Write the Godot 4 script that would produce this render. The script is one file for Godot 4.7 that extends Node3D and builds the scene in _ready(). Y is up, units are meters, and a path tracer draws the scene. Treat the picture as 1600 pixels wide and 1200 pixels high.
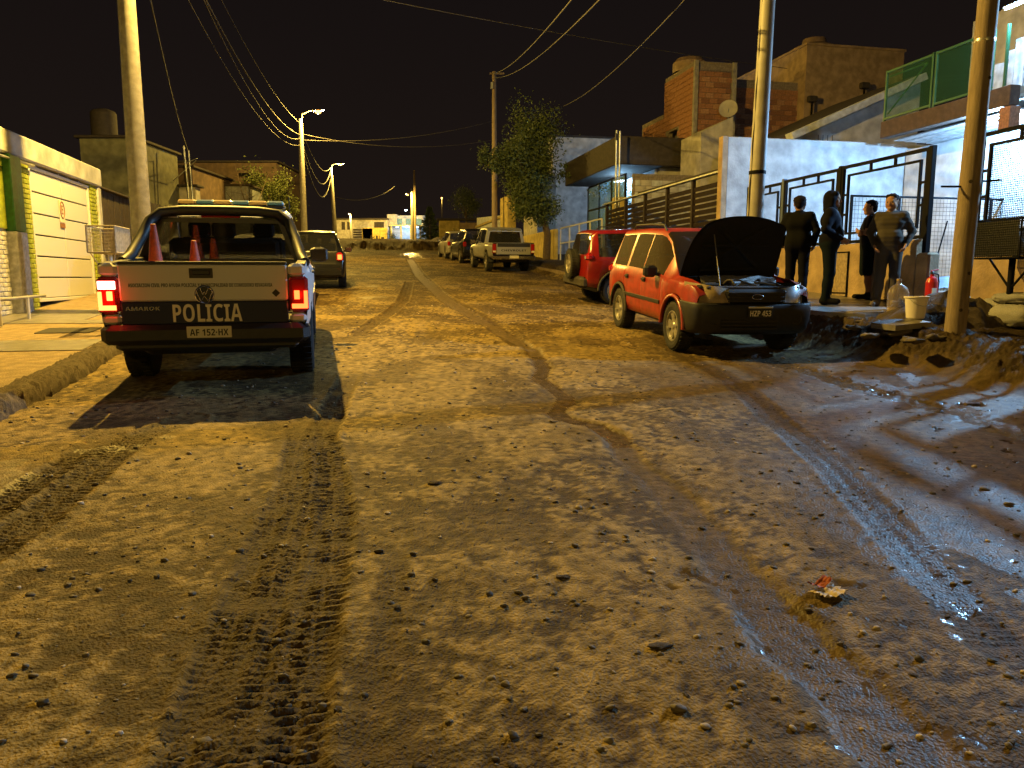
extends Node3D
# A muddy street at night: sodium street lamps on the left, a cold flood lamp in the yard on the right.
const FPX := 1180.0
const PITCH := 8.0
const EYE := 1.6
const SDX := -0.20747
const SDZ := -0.97824
const GR := 0.06217
const YAW := 0.20899

var M = {}
var T = {}
var taken = {}
var rng = RandomNumberGenerator.new()
var na = FastNoiseLite.new()
var nb = FastNoiseLite.new()
var nc = FastNoiseLite.new()
var nd = FastNoiseLite.new()
var ne = FastNoiseLite.new()

class MB:
	var v = PackedVector3Array()
	var n = PackedVector3Array()
	var c = PackedColorArray()
	var uv = PackedVector2Array()
	var ix = PackedInt32Array()
	var col = Color(1, 1, 1)
	func vert(p, nn, u = Vector2.ZERO):
		v.append(p); n.append(nn); c.append(col); uv.append(u)
		return v.size() - 1
	func tri(a, b, d):
		var nn = (b - a).cross(d - a)
		if nn.length_squared() < 1e-16: return
		nn = nn.normalized()
		var i = vert(a, nn); vert(b, nn); vert(d, nn)
		ix.append_array(PackedInt32Array([i, i + 2, i + 1]))
	func quad(a, b, d, e):
		var nn = (d - a).cross(e - b)
		if nn.length_squared() < 1e-16: return
		nn = nn.normalized()
		var i = vert(a, nn, Vector2(0, 0)); vert(b, nn, Vector2(1, 0)); vert(d, nn, Vector2(1, 1)); vert(e, nn, Vector2(0, 1))
		ix.append_array(PackedInt32Array([i, i + 2, i + 1, i, i + 3, i + 2]))
	func box(ce, sz, b = Basis.IDENTITY, bev = 0.0):
		var h = sz * 0.5
		bev = min(bev, min(h.x, min(h.y, h.z)) * 0.6)
		if bev <= 0.0:
			var p = []
			for k in 8: p.append(ce + b * Vector3(h.x if k & 1 else -h.x, h.y if k & 2 else -h.y, h.z if k & 4 else -h.z))
			quad(p[4], p[5], p[7], p[6]); quad(p[1], p[0], p[2], p[3]); quad(p[5], p[1], p[3], p[7])
			quad(p[0], p[4], p[6], p[2]); quad(p[6], p[7], p[3], p[2]); quad(p[0], p[1], p[5], p[4])
			return
		# chamfered: three rings in y
		var rings = []
		for y in [[-h.y, bev], [-h.y + bev, 0.0], [h.y - bev, 0.0], [h.y, bev]]:
			var r = []
			var X = h.x - y[1]; var Z = h.z - y[1]
			for q in [[-X + bev, Z], [X - bev, Z], [X, Z - bev], [X, -Z + bev], [X - bev, -Z], [-X + bev, -Z], [-X, -Z + bev], [-X, Z - bev]]:
				r.append(ce + b * Vector3(q[0], y[0], q[1]))
			rings.append(r)
		for i in 3:
			for k in 8:
				var k2 = (k + 1) % 8
				quad(rings[i][k], rings[i][k2], rings[i + 1][k2], rings[i + 1][k])
		var cb = ce + b * Vector3(0, -h.y, 0); var ct = ce + b * Vector3(0, h.y, 0)
		for k in 8:
			var k2 = (k + 1) % 8
			tri(cb, rings[0][k2], rings[0][k]); tri(ct, rings[3][k], rings[3][k2])
	func rod(a, b, ra, rb = -1.0, sides = 8, caps = true):
		tube([a, b], [ra, ra if rb < 0.0 else rb], sides, caps)
	func tube(pts, rad, sides = 8, caps = true):
		var first = v.size()
		var up = Vector3.UP
		var count = pts.size()
		for i in count:
			var d = (pts[min(i + 1, count - 1)] - pts[max(i - 1, 0)]).normalized()
			if abs(d.dot(up)) > 0.95: up = Vector3.RIGHT if abs(d.x) < 0.9 else Vector3.FORWARD
			var x = up.cross(d).normalized(); var y = d.cross(x)
			up = y
			var r = rad[min(i, rad.size() - 1)] if rad is Array else rad
			for k in sides:
				var a = TAU * k / sides
				var o = x * cos(a) + y * sin(a)
				vert(pts[i] + o * r, o, Vector2(float(k) / sides, i))
		for i in count - 1:
			for k in sides:
				var a = first + i * sides + k; var b2 = first + i * sides + (k + 1) % sides
				ix.append_array(PackedInt32Array([a, b2 + sides, b2, a, a + sides, b2 + sides]))
		if caps:
			for e in [0, count - 1]:
				var d = (pts[1] - pts[0]).normalized() * -1.0 if e == 0 else (pts[count - 1] - pts[count - 2]).normalized()
				var f = v.size()
				for k in sides: vert(v[first + e * sides + k], d)
				for k in range(1, sides - 1):
					if e == 0: ix.append_array(PackedInt32Array([f, f + k, f + k + 1]))
					else: ix.append_array(PackedInt32Array([f, f + k + 1, f + k]))
	func lathe(ce, axis, prof, sides = 24, side_dir = Vector3.ZERO):
		# prof: [radius, along axis] pairs
		var x = axis.cross(Vector3.UP)
		if x.length() < 0.01: x = axis.cross(Vector3.RIGHT)
		x = x.normalized(); var y = axis.cross(x).normalized()
		for i in prof.size() - 1:
			var p0 = prof[i]; var p1 = prof[i + 1]
			var dr = p1[0] - p0[0]; var da = p1[1] - p0[1]
			var f = v.size()
			for k in sides + 1:
				var a = TAU * k / sides
				var o = x * cos(a) + y * sin(a)
				var nn = (o * da - axis * dr).normalized()
				vert(ce + o * p0[0] + axis * p0[1], nn); vert(ce + o * p1[0] + axis * p1[1], nn)
			for k in sides:
				var a = f + k * 2
				ix.append_array(PackedInt32Array([a, a + 3, a + 2, a, a + 1, a + 3]))
	func prism(poly, o, bx, by, bz, depth):
		# polygon (Vector2 list, counter-clockwise seen from +bz) set at o, swept back by depth
		var t = Geometry2D.triangulate_polygon(PackedVector2Array(poly))
		var fr = []; var bk = []
		for p in poly:
			fr.append(o + bx * p.x + by * p.y); bk.append(o + bx * p.x + by * p.y - bz * depth)
		for k in range(0, t.size(), 3):
			var a = fr[t[k]]; var b = fr[t[k + 1]]; var d = fr[t[k + 2]]
			if (b - a).cross(d - a).dot(bz) < 0.0:
				tri(a, d, b); tri(bk[t[k]], bk[t[k + 1]], bk[t[k + 2]])
			else:
				tri(a, b, d); tri(bk[t[k]], bk[t[k + 2]], bk[t[k + 1]])
		for k in poly.size():
			var k2 = (k + 1) % poly.size()
			quad(fr[k2], fr[k], bk[k], bk[k2])
	func grid(P, flip = false):
		# P: rows of points; smooth normals
		var R = P.size(); var C = P[0].size(); var f = v.size()
		for i in R:
			for j in C:
				var du = P[i][min(j + 1, C - 1)] - P[i][max(j - 1, 0)]
				var dv = P[min(i + 1, R - 1)][j] - P[max(i - 1, 0)][j]
				var nn = du.cross(dv)
				nn = nn.normalized() if nn.length_squared() > 1e-16 else Vector3.UP
				vert(P[i][j], -nn if flip else nn, Vector2(float(j) / (C - 1), float(i) / (R - 1)))
		for i in R - 1:
			for j in C - 1:
				var a = f + i * C + j
				if flip: ix.append_array(PackedInt32Array([a, a + 1, a + C + 1, a, a + C + 1, a + C]))
				else: ix.append_array(PackedInt32Array([a, a + C + 1, a + 1, a, a + C, a + C + 1]))
	func mesh():
		var A = []; A.resize(Mesh.ARRAY_MAX)
		A[Mesh.ARRAY_VERTEX] = v; A[Mesh.ARRAY_NORMAL] = n; A[Mesh.ARRAY_COLOR] = c; A[Mesh.ARRAY_TEX_UV] = uv; A[Mesh.ARRAY_INDEX] = ix
		var m = ArrayMesh.new()
		m.add_surface_from_arrays(Mesh.PRIMITIVE_TRIANGLES, A)
		return m

# ---- scene tree helpers ----
func numbered(called):
	if not taken.has(called):
		taken[called] = 0
		return called
	taken[called] += 1
	return "%s_%03d" % [called, taken[called]]

func thing(called, label, category, at = Vector3.ZERO, basis = Basis.IDENTITY, group = ""):
	var o = Node3D.new()
	o.name = numbered(called)
	add_child(o, true)
	o.transform = Transform3D(basis, at)
	o.set_meta("label", label); o.set_meta("category", category)
	if group != "": o.set_meta("group", group)
	return o

func put(called, mb, m, parent):
	var o = MeshInstance3D.new()
	o.name = called
	o.mesh = mb.mesh() if mb is MB else mb
	o.material_override = m
	parent.add_child(o, true)
	return o

func single(called, label, category, mb, m, at = Vector3.ZERO, basis = Basis.IDENTITY, group = ""):
	var o = put(numbered(called), mb, m, self)
	o.transform = Transform3D(basis, at)
	o.set_meta("label", label); o.set_meta("category", category)
	if group != "": o.set_meta("group", group)
	return o

func struct(called, mb, m, kind = "structure"):
	var o = put(numbered(called), mb, m, self)
	o.set_meta("kind", kind)
	return o

func bx(parent, called, m, ce, sz, bev = 0.0, b = Basis.IDENTITY):
	var mb = MB.new(); mb.box(ce, sz, b, bev)
	return put(called, mb, m, parent)

func rodp(parent, called, m, a, b, r, r2 = -1.0, sides = 10):
	var mb = MB.new(); mb.rod(a, b, r, r2, sides)
	return put(called, mb, m, parent)

# ---- places: street coordinates (s ahead, t to the right, h above the road plane) and pixels of the photograph ----
func W(s, t, h = 0.0): return Vector3(s * SDX - t * SDZ, GR * s + h, s * SDZ + t * SDX)
func road_y(p): return GR * (p.x * SDX + p.z * SDZ)
func ray(u, v):
	var x = (u - 800.0) / FPX; var y = -(v - 600.0) / FPX; var P = deg_to_rad(PITCH)
	return Vector3(x, y * cos(P) - sin(P), -cos(P) - y * sin(P))
func gnd(u, v, h = 0.0):
	var r = ray(u, v)
	return Vector3(0, EYE, 0) + r * ((h - EYE) / (r.y - GR * (r.x * SDX + r.z * SDZ)))
func at(u, v, D):
	var r = ray(u, v)
	return Vector3(0, EYE, 0) + r * (D / -r.z)
func stv(p): return Vector3(p.x * SDX + p.z * SDZ, -p.x * SDZ + p.z * SDX, p.y - road_y(p))
func SB(extra = 0.0): return Basis(Vector3.UP, YAW + extra)
func on_road(yaw):
	# basis of a vehicle standing on the sloping road, heading turned by yaw from the street's direction
	var f = Vector3(SDX, GR, SDZ).normalized(); var r = Vector3(-SDZ, 0, SDX)
	var up = r.cross(f).normalized()
	return Basis(r, up, -f) * Basis(Vector3.UP, yaw)

# ---- materials ----
func lin(r, g, b, a = 1.0):
	var c = Color(r, g, b).linear_to_srgb()
	c.a = a
	return c

func noise_tex(freq, oct, lo, hi, sz = 512, type = FastNoiseLite.TYPE_SIMPLEX_SMOOTH, sd = 1):
	var n = FastNoiseLite.new()
	n.noise_type = type; n.frequency = freq; n.fractal_octaves = oct; n.seed = sd
	var x = NoiseTexture2D.new()
	x.width = sz; x.height = sz; x.seamless = true; x.noise = n
	var g = Gradient.new()
	g.set_color(0, Color(lo, lo, lo)); g.set_color(1, Color(hi, hi, hi))
	x.color_ramp = g
	return x

func mat(called, color, rough = 0.8, metal = 0.0, patch = 0.0, bump = 0.0):
	# patch: size in metres of one repeat of the tone pattern; bump: relief in centimetres
	var m = StandardMaterial3D.new()
	m.resource_name = called
	m.albedo_color = color; m.roughness = rough; m.metallic = metal
	if patch > 0.0:
		m.albedo_texture = T.patch
		m.uv1_triplanar = true
		m.uv1_scale = Vector3.ONE / patch
		if bump > 0.0:
			m.heightmap_enabled = true; m.heightmap_texture = T.grain; m.heightmap_scale = bump
	M[called] = m
	return m

func glow(called, color, energy):
	var m = StandardMaterial3D.new()
	m.resource_name = called
	m.albedo_color = color; m.roughness = 0.4
	m.emission_enabled = true; m.emission = color; m.emission_energy_multiplier = energy
	M[called] = m
	return m

func pane(called, color, alpha, rough = 0.04):
	var m = StandardMaterial3D.new()
	m.resource_name = called
	m.transparency = BaseMaterial3D.TRANSPARENCY_ALPHA
	m.albedo_color = Color(color.r, color.g, color.b, alpha); m.roughness = rough
	M[called] = m
	return m

func omni(parent, called, at_, color, energy, size = 0.1, reach = 60.0):
	var l = OmniLight3D.new()
	l.name = called
	l.light_color = color; l.light_energy = energy; l.light_size = size; l.omni_range = reach; l.omni_attenuation = 2.0
	l.shadow_enabled = true
	parent.add_child(l, true)
	l.position = at_
	return l

func make_materials():
	T.patch = noise_tex(0.009, 6, 0.74, 1.0)
	T.stain = noise_tex(0.011, 7, 0.55, 1.0, 512, FastNoiseLite.TYPE_SIMPLEX_SMOOTH, 5)
	T.grain = noise_tex(0.07, 5, 0.0, 1.0, 512, FastNoiseLite.TYPE_SIMPLEX_SMOOTH, 3)
	T.cell = noise_tex(0.03, 3, 0.0, 1.0, 512, FastNoiseLite.TYPE_CELLULAR, 9)
	mat("concrete", lin(.36, .34, .30), .85, 0, 1.6, .5)
	mat("concrete_pole", lin(.42, .39, .33), .8, 0, .9, .4)
	var pw = mat("plaster", lin(.50, .50, .50), .9, 0, 2.4, .6)
	pw.albedo_texture = T.patch
	mat("plaster_pale", lin(.55, .52, .46), .9, 0, 2.2, .4)
	mat("plaster_tan", lin(.42, .30, .18), .9, 0, 2.0, .5)
	mat("plaster_yellow", lin(.62, .48, .16), .9, 0, 2.0, .3)
	mat("plaster_white", lin(.55, .55, .55), .88, 0, 2.5, .3)
	mat("brick", lin(.40, .19, .10), .9, 0, .35, .4)
	mat("brick_dark", lin(.28, .13, .075), .9, 0, .3, .4)
	mat("brick_pale", lin(.46, .25, .14), .9, 0, .4, .4)
	mat("mortar", lin(.26, .22, .18), .95, 0, .5, .3)
	mat("white_paint", lin(.72, .70, .68), .55, 0, .8, .15)
	mat("white_brick_paint", lin(.66, .66, .70), .7, 0, .5, .3)
	mat("blue_paint", lin(.30, .42, .70), .6, 0, .7, .2)
	mat("lime_paint", lin(.36, .42, .03), .6, 0, .6, .3)
	mat("green_paint", lin(.03, .17, .04), .55, 0, .6, .2)
	mat("gate_paint", lin(.56, .55, .57), .42)
	mat("dark_wood", lin(.06, .04, .026), .8, 0, .6, .3)
	mat("dark_slat", lin(.035, .026, .03), .5, 0, .8, .1)
	M.dark_slat.metallic_specular = .2
	var wp = mat("wood_pole", lin(.34, .26, .18), .85, 0, .5, .6)
	wp.uv1_scale = Vector3(5, .5, 5)
	mat("galvanised", lin(.55, .58, .60), .38, .75, .8, .06)
	mat("metal_pole", lin(.36, .34, .30), .55, .0, 2.3, .1)
	mat("sheet_metal", lin(.40, .43, .46), .5, .4, 1.0, .1)
	mat("iron_black", lin(.008, .008, .010), .6)
	M.iron_black.metallic_specular = .15
	mat("iron_blue", lin(.05, .08, .16), .4, .2)
	mat("basket_iron", lin(.55, .47, .36), .6, .1, .3, .1)
	mat("cable", lin(.05, .045, .04), .6)
	mat("rubber", lin(.018, .017, .016), .85, 0, .3, .15)
	mat("tread_rubber", lin(.05, .04, .03), .95, 0, .3, .3)
	mat("plastic_black", lin(.02, .02, .021), .5, 0, .4, .04)
	mat("plastic_dusty", lin(.045, .038, .03), .75, 0, .5, .1)
	mat("chrome", lin(.75, .75, .76), .12, 1.0)
	mat("alloy", lin(.60, .58, .54), .35, .7, .3, .03)
	mat("alloy_dull", lin(.34, .31, .27), .5, .5, .3, .03)
	mat("police_white", lin(.60, .60, .62), .28)
	mat("police_navy", lin(.010, .016, .060), .28)
	var er = mat("red_dusty", lin(.36, .026, .010), .42, 0, .9, .03)
	er.clearcoat_enabled = true; er.clearcoat = .5; er.clearcoat_roughness = .25
	er.albedo_texture = T.patch
	var er2 = mat("red_paint", lin(.27, .009, .007), .3, 0, 2.0, 0)
	er2.clearcoat_enabled = true; er2.clearcoat = .8; er2.clearcoat_roughness = .06
	mat("car_black", lin(.010, .010, .011), .22, .1)
	mat("car_silver", lin(.42, .42, .42), .34, .5)
	mat("car_grey", lin(.30, .28, .25), .38, .4)
	mat("cabin_dark", lin(.018, .016, .015), .85)
	mat("seat_cloth", lin(.03, .028, .027), .95)
	mat("soot", lin(.010, .009, .009), .9, 0, .4, .5)
	mat("ash_metal", lin(.34, .32, .30), .55, .5, .25, .4)
	mat("burnt_metal", lin(.06, .05, .045), .7, .3, .2, .5)
	mat("headlight_scorched", lin(.44, .33, .19), .6, 0, .4, .2)
	var hl = mat("headlight_clear", lin(.55, .60, .66), .12, .3, .4, 0)
	hl.clearcoat_enabled = true
	mat("lamp_red_off", lin(.30, .012, .012), .15)
	mat("plate_white", lin(.62, .58, .46), .6)
	mat("plate_black", lin(.02, .02, .02), .5)
	mat("lettering_dark", lin(.02, .016, .014), .6)
	mat("lettering_white", lin(.75, .70, .60), .5)
	mat("cone_orange", lin(.65, .085, .02), .6, 0, .3, .05)
	mat("cone_white", lin(.72, .72, .75), .5)
	mat("canvas", lin(.40, .39, .37), .95, 0, .3, .2)
	mat("bucket_white", lin(.72, .66, .58), .5)
	mat("extinguisher_red", lin(.40, .012, .014), .3)
	mat("soil_dark", lin(.07, .05, .034), .95, 0, .6, 1.2)
	mat("rock", lin(.20, .16, .12), .9, 0, .4, .8)
	mat("clod", lin(.09, .065, .042), .95, 0, .2, .5)
	mat("paper", lin(.70, .56, .40), .85, 0, .2, .1)
	mat("paper_red", lin(.45, .10, .05), .8, 0, .2, .1)
	mat("bark", lin(.16, .115, .075), .95, 0, .4, 1.0)
	mat("roof_dark", lin(.05, .04, .035), .8, 0, 1.0, .3)
	mat("beam_brown", lin(.09, .055, .04), .8, 0, .8, .3)
	mat("plaster_brown", lin(.15, .10, .065), .9, 0, 2.0, .3)
	mat("tank", lin(.32, .22, .14), .6, 0, .8, .1)
	mat("tarp_white", lin(.62, .66, .70), .6, 0, 1.2, .1)
	mat("steel_white", lin(.66, .70, .74), .45, .1, 1.0, .05)
	mat("skin", lin(.32, .17, .10), .6)
	mat("hair", lin(.010, .008, .007), .7)
	pane("glass_dark", lin(.02, .02, .02), .55)
	pane("glass_clear", lin(.04, .04, .04), .22)
	pane("glass_dusty", lin(.028, .019, .011), .74, .5)
	M.glass_dusty.metallic_specular = .12
	pane("glass_green", lin(.05, .22, .12), .10)
	pane("glass_blue", lin(.20, .38, .50), .5)
	pane("bottle_plastic", lin(.45, .36, .26), .28, .12)
	for k in [["mud", .74], ["damp_mud", .52], ["wet_mud", .22]]:
		var m = StandardMaterial3D.new()
		m.resource_name = k[0]
		m.vertex_color_use_as_albedo = true
		m.roughness = k[1]
		m.metallic_specular = .32
		m.uv1_triplanar = true; m.uv1_world_triplanar = true; m.uv1_scale = Vector3.ONE / 0.7
		m.albedo_texture = T.stain
		m.heightmap_enabled = true; m.heightmap_texture = T.grain
		m.heightmap_scale = [.8, .6, .16][["mud", "damp_mud", "wet_mud"].find(k[0])]
		M[k[0]] = m
	for k in [["leaf_lit", .10, .13, .04], ["leaf_dark", .10, .13, .04], ["leaf_conifer", .035, .055, .03]]:
		var m = mat(k[0], lin(1, 1, 1), .7)
		m.vertex_color_use_as_albedo = true
		m.backlight_enabled = true; m.backlight = lin(k[1], k[2], k[3])
	var pm = mat("person", lin(1, 1, 1), .95)
	pm.metallic_specular = .25
	pm.vertex_color_use_as_albedo = true

# ---- the ground ----
var tracks = []
var stream = []
var runnel = []
func path_of_pixels(pts):
	var o = []
	for p in pts:
		var q = stv(gnd(p[0], p[1]))
		o.append(Vector2(q.x, q.y))
	return o

var near_s = 1e9
var near = {}
func segments(path, s):
	# the stretches of a path that lie near this s
	if s != near_s:
		near.clear(); near_s = s
	var key = path.size() * 1000.0 + path[0].x + path[0].y * 7.0
	if near.has(key): return near[key]
	var o = []
	var run = 0.0
	for i in path.size() - 1:
		var a = path[i]; var b = path[i + 1]
		var L = a.distance_to(b)
		if s > minf(a.x, b.x) - .7 and s < maxf(a.x, b.x) + .7: o.append([a, b - a, L, run])
		run += L
	near[key] = o
	return o

func along(path, p):
	# [distance to the path, length along it, side]
	var best = 1e9; var al = 0.0; var sd = 0.0
	for g in segments(path, p.x):
		var d = g[1]; var r = p - g[0]
		var k = clampf(r.dot(d) / (g[2] * g[2]), 0.0, 1.0)
		var q = r - d * k
		var e = q.length_squared()
		if e < best:
			best = e; al = g[3] + k * g[2]; sd = d.cross(q) / g[2]
	return Vector3(sqrt(best), al, sd)

func bounds(path, w):
	var r = Rect2(path[0], Vector2.ZERO)
	for p in path: r = r.expand(p)
	return r.grow(w)

func prepare_ground():
	na.seed = 11; na.frequency = 0.35; na.fractal_octaves = 4
	nb.seed = 23; nb.frequency = 2.6; nb.fractal_octaves = 4
	nc.seed = 37; nc.noise_type = FastNoiseLite.TYPE_CELLULAR; nc.frequency = 3.2; nc.fractal_octaves = 3
	nd.seed = 5; nd.frequency = 8.0; nd.fractal_octaves = 3
	ne.seed = 91; ne.frequency = 17.0; ne.fractal_octaves = 3
	for q in [
		[[[548, 585], [525, 630], [495, 700], [485, 790], [470, 870], [440, 960], [415, 1060], [390, 1200]], .115, .018],
		[[[500, 655], [515, 720], [525, 800], [515, 880], [492, 980], [470, 1080], [452, 1200]], .10, .018],
		[[[470, 660], [455, 760], [415, 850], [370, 960], [330, 1060], [290, 1200]], .09, .016],
		[[[300, 655], [210, 690], [150, 735], [70, 800], [-60, 890]], .13, .018],
		[[[170, 685], [100, 730], [20, 780], [-90, 850]], .10, .02],
		[[[620, 830], [615, 930], [590, 1040], [565, 1200]], .07, .006],
		[[[640, 440], [630, 470], [600, 495], [560, 520]], .13, .02],
		[[[640, 400], [655, 425], [690, 460], [760, 500], [815, 540]], .16, .014],
		[[[1080, 800], [1130, 870], [1190, 950], [1290, 1030]], .10, .008],
		[[[1010, 520], [1150, 600], [1290, 720], [1420, 860], [1560, 1010]], .13, .008]]:
		var p = path_of_pixels(q[0])
		tracks.append({"p": p, "w": q[1], "d": q[2], "b": bounds(p, q[1] * 1.6)})
	stream = path_of_pixels([[640, 405], [655, 430], [700, 470], [770, 510], [835, 548], [848, 572], [842, 590], [868, 608], [885, 622], [866, 640], [880, 652], [930, 664], [968, 684], [985, 715], [1040, 760], [1100, 830], [1160, 905], [1235, 990], [1320, 1075], [1440, 1210]])
	runnel = path_of_pixels([[1180, 556], [1290, 588], [1400, 620], [1480, 640], [1580, 672], [1720, 720]])

func bank(s, t):
	# rising dirt verge at the right, nearer than the concrete pavement
	var edge = 6.2 + 0.16 * maxf(9.0 - s, 0.0) + 0.3 * na.get_noise_2d(s * 2.0, 40.0)
	return smoothstep(edge, edge + 0.9, t) * 0.42

func ground_at(s, t):
	# height above the road plane, colour, wetness
	var p = Vector2(s, t)
	var big = na.get_noise_2d(s, t)
	var mid = nb.get_noise_2d(s, t)
	if s < -2.0 or s > 70.0 or t < -4.0 or t > 12.0:
		return [big * .035 - (.05 if t < -2.95 and s < 62.0 else 0.0) + (.42 if t > 7.5 and s < 60.0 else 0.0) + smoothstep(60.0, 62.5, s) * smoothstep(92.0, 80.0, s) * .6, Color(.12, .085, .05) if s < 62.0 else Color(.10, .065, .03), 0.0]
	var fine = nd.get_noise_2d(s, t)
	var grit = ne.get_noise_2d(s, t)
	var cell = nc.get_noise_2d(s * 1.0, t * 1.5)
	var wet = smoothstep(1.6, 3.4, t - 0.10 * s + big * 1.1) * smoothstep(11.0, 7.5, s) * 0.6
	wet = maxf(wet, 0.40 * smoothstep(0.3, 0.6, big))
	var calm = 1.0 - wet * 0.95
	var h = big * 0.04 + mid * 0.009 * calm + fine * 0.0035 * calm + grit * 0.0045 * calm
	var crust = smoothstep(-0.12, 0.14, big * 0.7 + mid * 0.7 + fine * .55 + grit * .5 + .07 + 0.22 * smoothstep(4.5, 7.0, s) * smoothstep(17.0, 9.0, s))
	var c = Color(.088, .054, .018).lerp(Color(.36, .25, .088), crust * (1.0 - 0.8 * wet))
	var churn = smoothstep(.02, .22, na.get_noise_2d(s * 1.7 + 60.0, t * 2.1 - 30.0) + mid * .25 + fine * .2)
	c = c.lerp(Color(.088, .054, .018), churn * .7 * (1.0 - wet))
	h += churn * grit * .003
	# broken crust: pits with darker wet soil in them
	var pit = smoothstep(0.06, 0.24, mid * 0.65 + (cell + .35) * 0.5 + fine * 0.45 - .09) * (1.0 - wet)
	h -= pit * 0.009
	c = c.lerp(Color(.088, .054, .018), pit * 0.8)
	c = c.lerp(Color(.11, .074, .042), wet * 0.8)
	for k in tracks:
		if not k.b.has_point(p): continue
		var q = along(k.p, p)
		var x = q.x / k.w
		if x < 1.5:
			var inside = smoothstep(1.15, 0.85, x + fine * .2) * smoothstep(-.1, .5, q.y)
			var lug = sin(q.y * TAU / 0.047 + (2.2 if q.z > 0.0 else 0.0) + x * 1.6 + mid * 1.4 + fine * .6)
			var keep = clampf(0.95 + big * 0.8 + mid * 1.2, 0.15, 1.0) * smoothstep(0.0, .6, q.y)
			h = lerpf(h, big * .04 + mid * .008 + grit * .004, inside * .6)
			h += -k.d * 0.8 * inside + k.d * 0.85 * inside * keep * (smoothstep(-0.3, 0.3, lug) - 0.3)
			h -= smoothstep(.16, .04, absf(x - .1)) * .007 * inside * keep
			h += k.d * 0.6 * smoothstep(0.3, 0.0, absf(x - 1.22)) * (1.0 + fine)
			c = c.lerp(Color(.088, .054, .018), inside * 0.8)
			wet = lerpf(wet, 0.40, inside * 0.5)
	var q2 = along(stream, p)
	var sw = 0.10 + 0.05 * mid + 0.05 * smoothstep(5.0, 2.5, s) + 0.08 * smoothstep(10.0, 20.0, s)
	if q2.x < sw * 4.0:
		var i2 = smoothstep(sw * 1.35, sw * 0.8, q2.x)
		var low = smoothstep(5.6, 4.4, s)
		i2 *= 1.0 - .15 * low
		h = lerpf(h - 0.012 * smoothstep(sw * 4.0, sw, q2.x), -0.026 + 0.0022 * sin(q2.y * 60.0 + q2.z * 40.0 + mid * 9.0) * low + grit * .003, i2)
		c = c.lerp(Color(.155, .103, .050), i2)
		wet = maxf(wet * (1.0 - i2), i2 * (0.63 - .25 * smoothstep(9.0, 14.0, s)))
	var q3 = along(runnel, p)
	if q3.x < 0.7:
		var i3 = smoothstep(0.30 + mid * 0.5, 0.05, q3.x)
		h = lerpf(h, -0.02 + fine * 0.012 + mid * 0.012, i3)
		c = c.lerp(Color(.13, .10, .07), i3)
		wet = maxf(wet, i3 * .9)
	# small wet glinting spots at the near right
	var glint = smoothstep(.30, .42, mid * .6 + fine * .5) * smoothstep(4.0, 3.0, s) * smoothstep(.9, 1.5, t)
	wet = maxf(wet, glint * .8)
	# a wet shining stretch far up the street
	var far = smoothstep(0.45, 0.05, ((p - Vector2(48.0, 4.2)) / Vector2(9.0, 1.3)).length() - 0.5 + mid * 0.5) * smoothstep(.0, .16, mid * .6 + fine * .8)
	wet = maxf(wet, far)
	var b = bank(s, t) * smoothstep(13.0, 10.5, s) + 0.35 * smoothstep(7.0, 7.8, t) * smoothstep(10.5, 13.0, s)
	h += b
	var bk = smoothstep(0.02, 0.3, b)
	h += bk * (mid * 0.035 + fine * 0.03 + grit * .03)
	c = c.lerp(Color(.065, .044, .025), bk * 0.9)
	wet *= 1.0 - bk
	# ground beyond the street's upper end is dark earth
	var over = smoothstep(60.0, 62.5, s + big * 2.0)
	c = c.lerp(Color(.10, .065, .03), over)
	h += over * (0.6 + 0.2 * big)
	wet *= 1.0 - over
	if t < -2.95: h = minf(h, 0.0) - 0.05
	return [h, c, wet]

func gh(s, t): return ground_at(s, t)[0]

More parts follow.
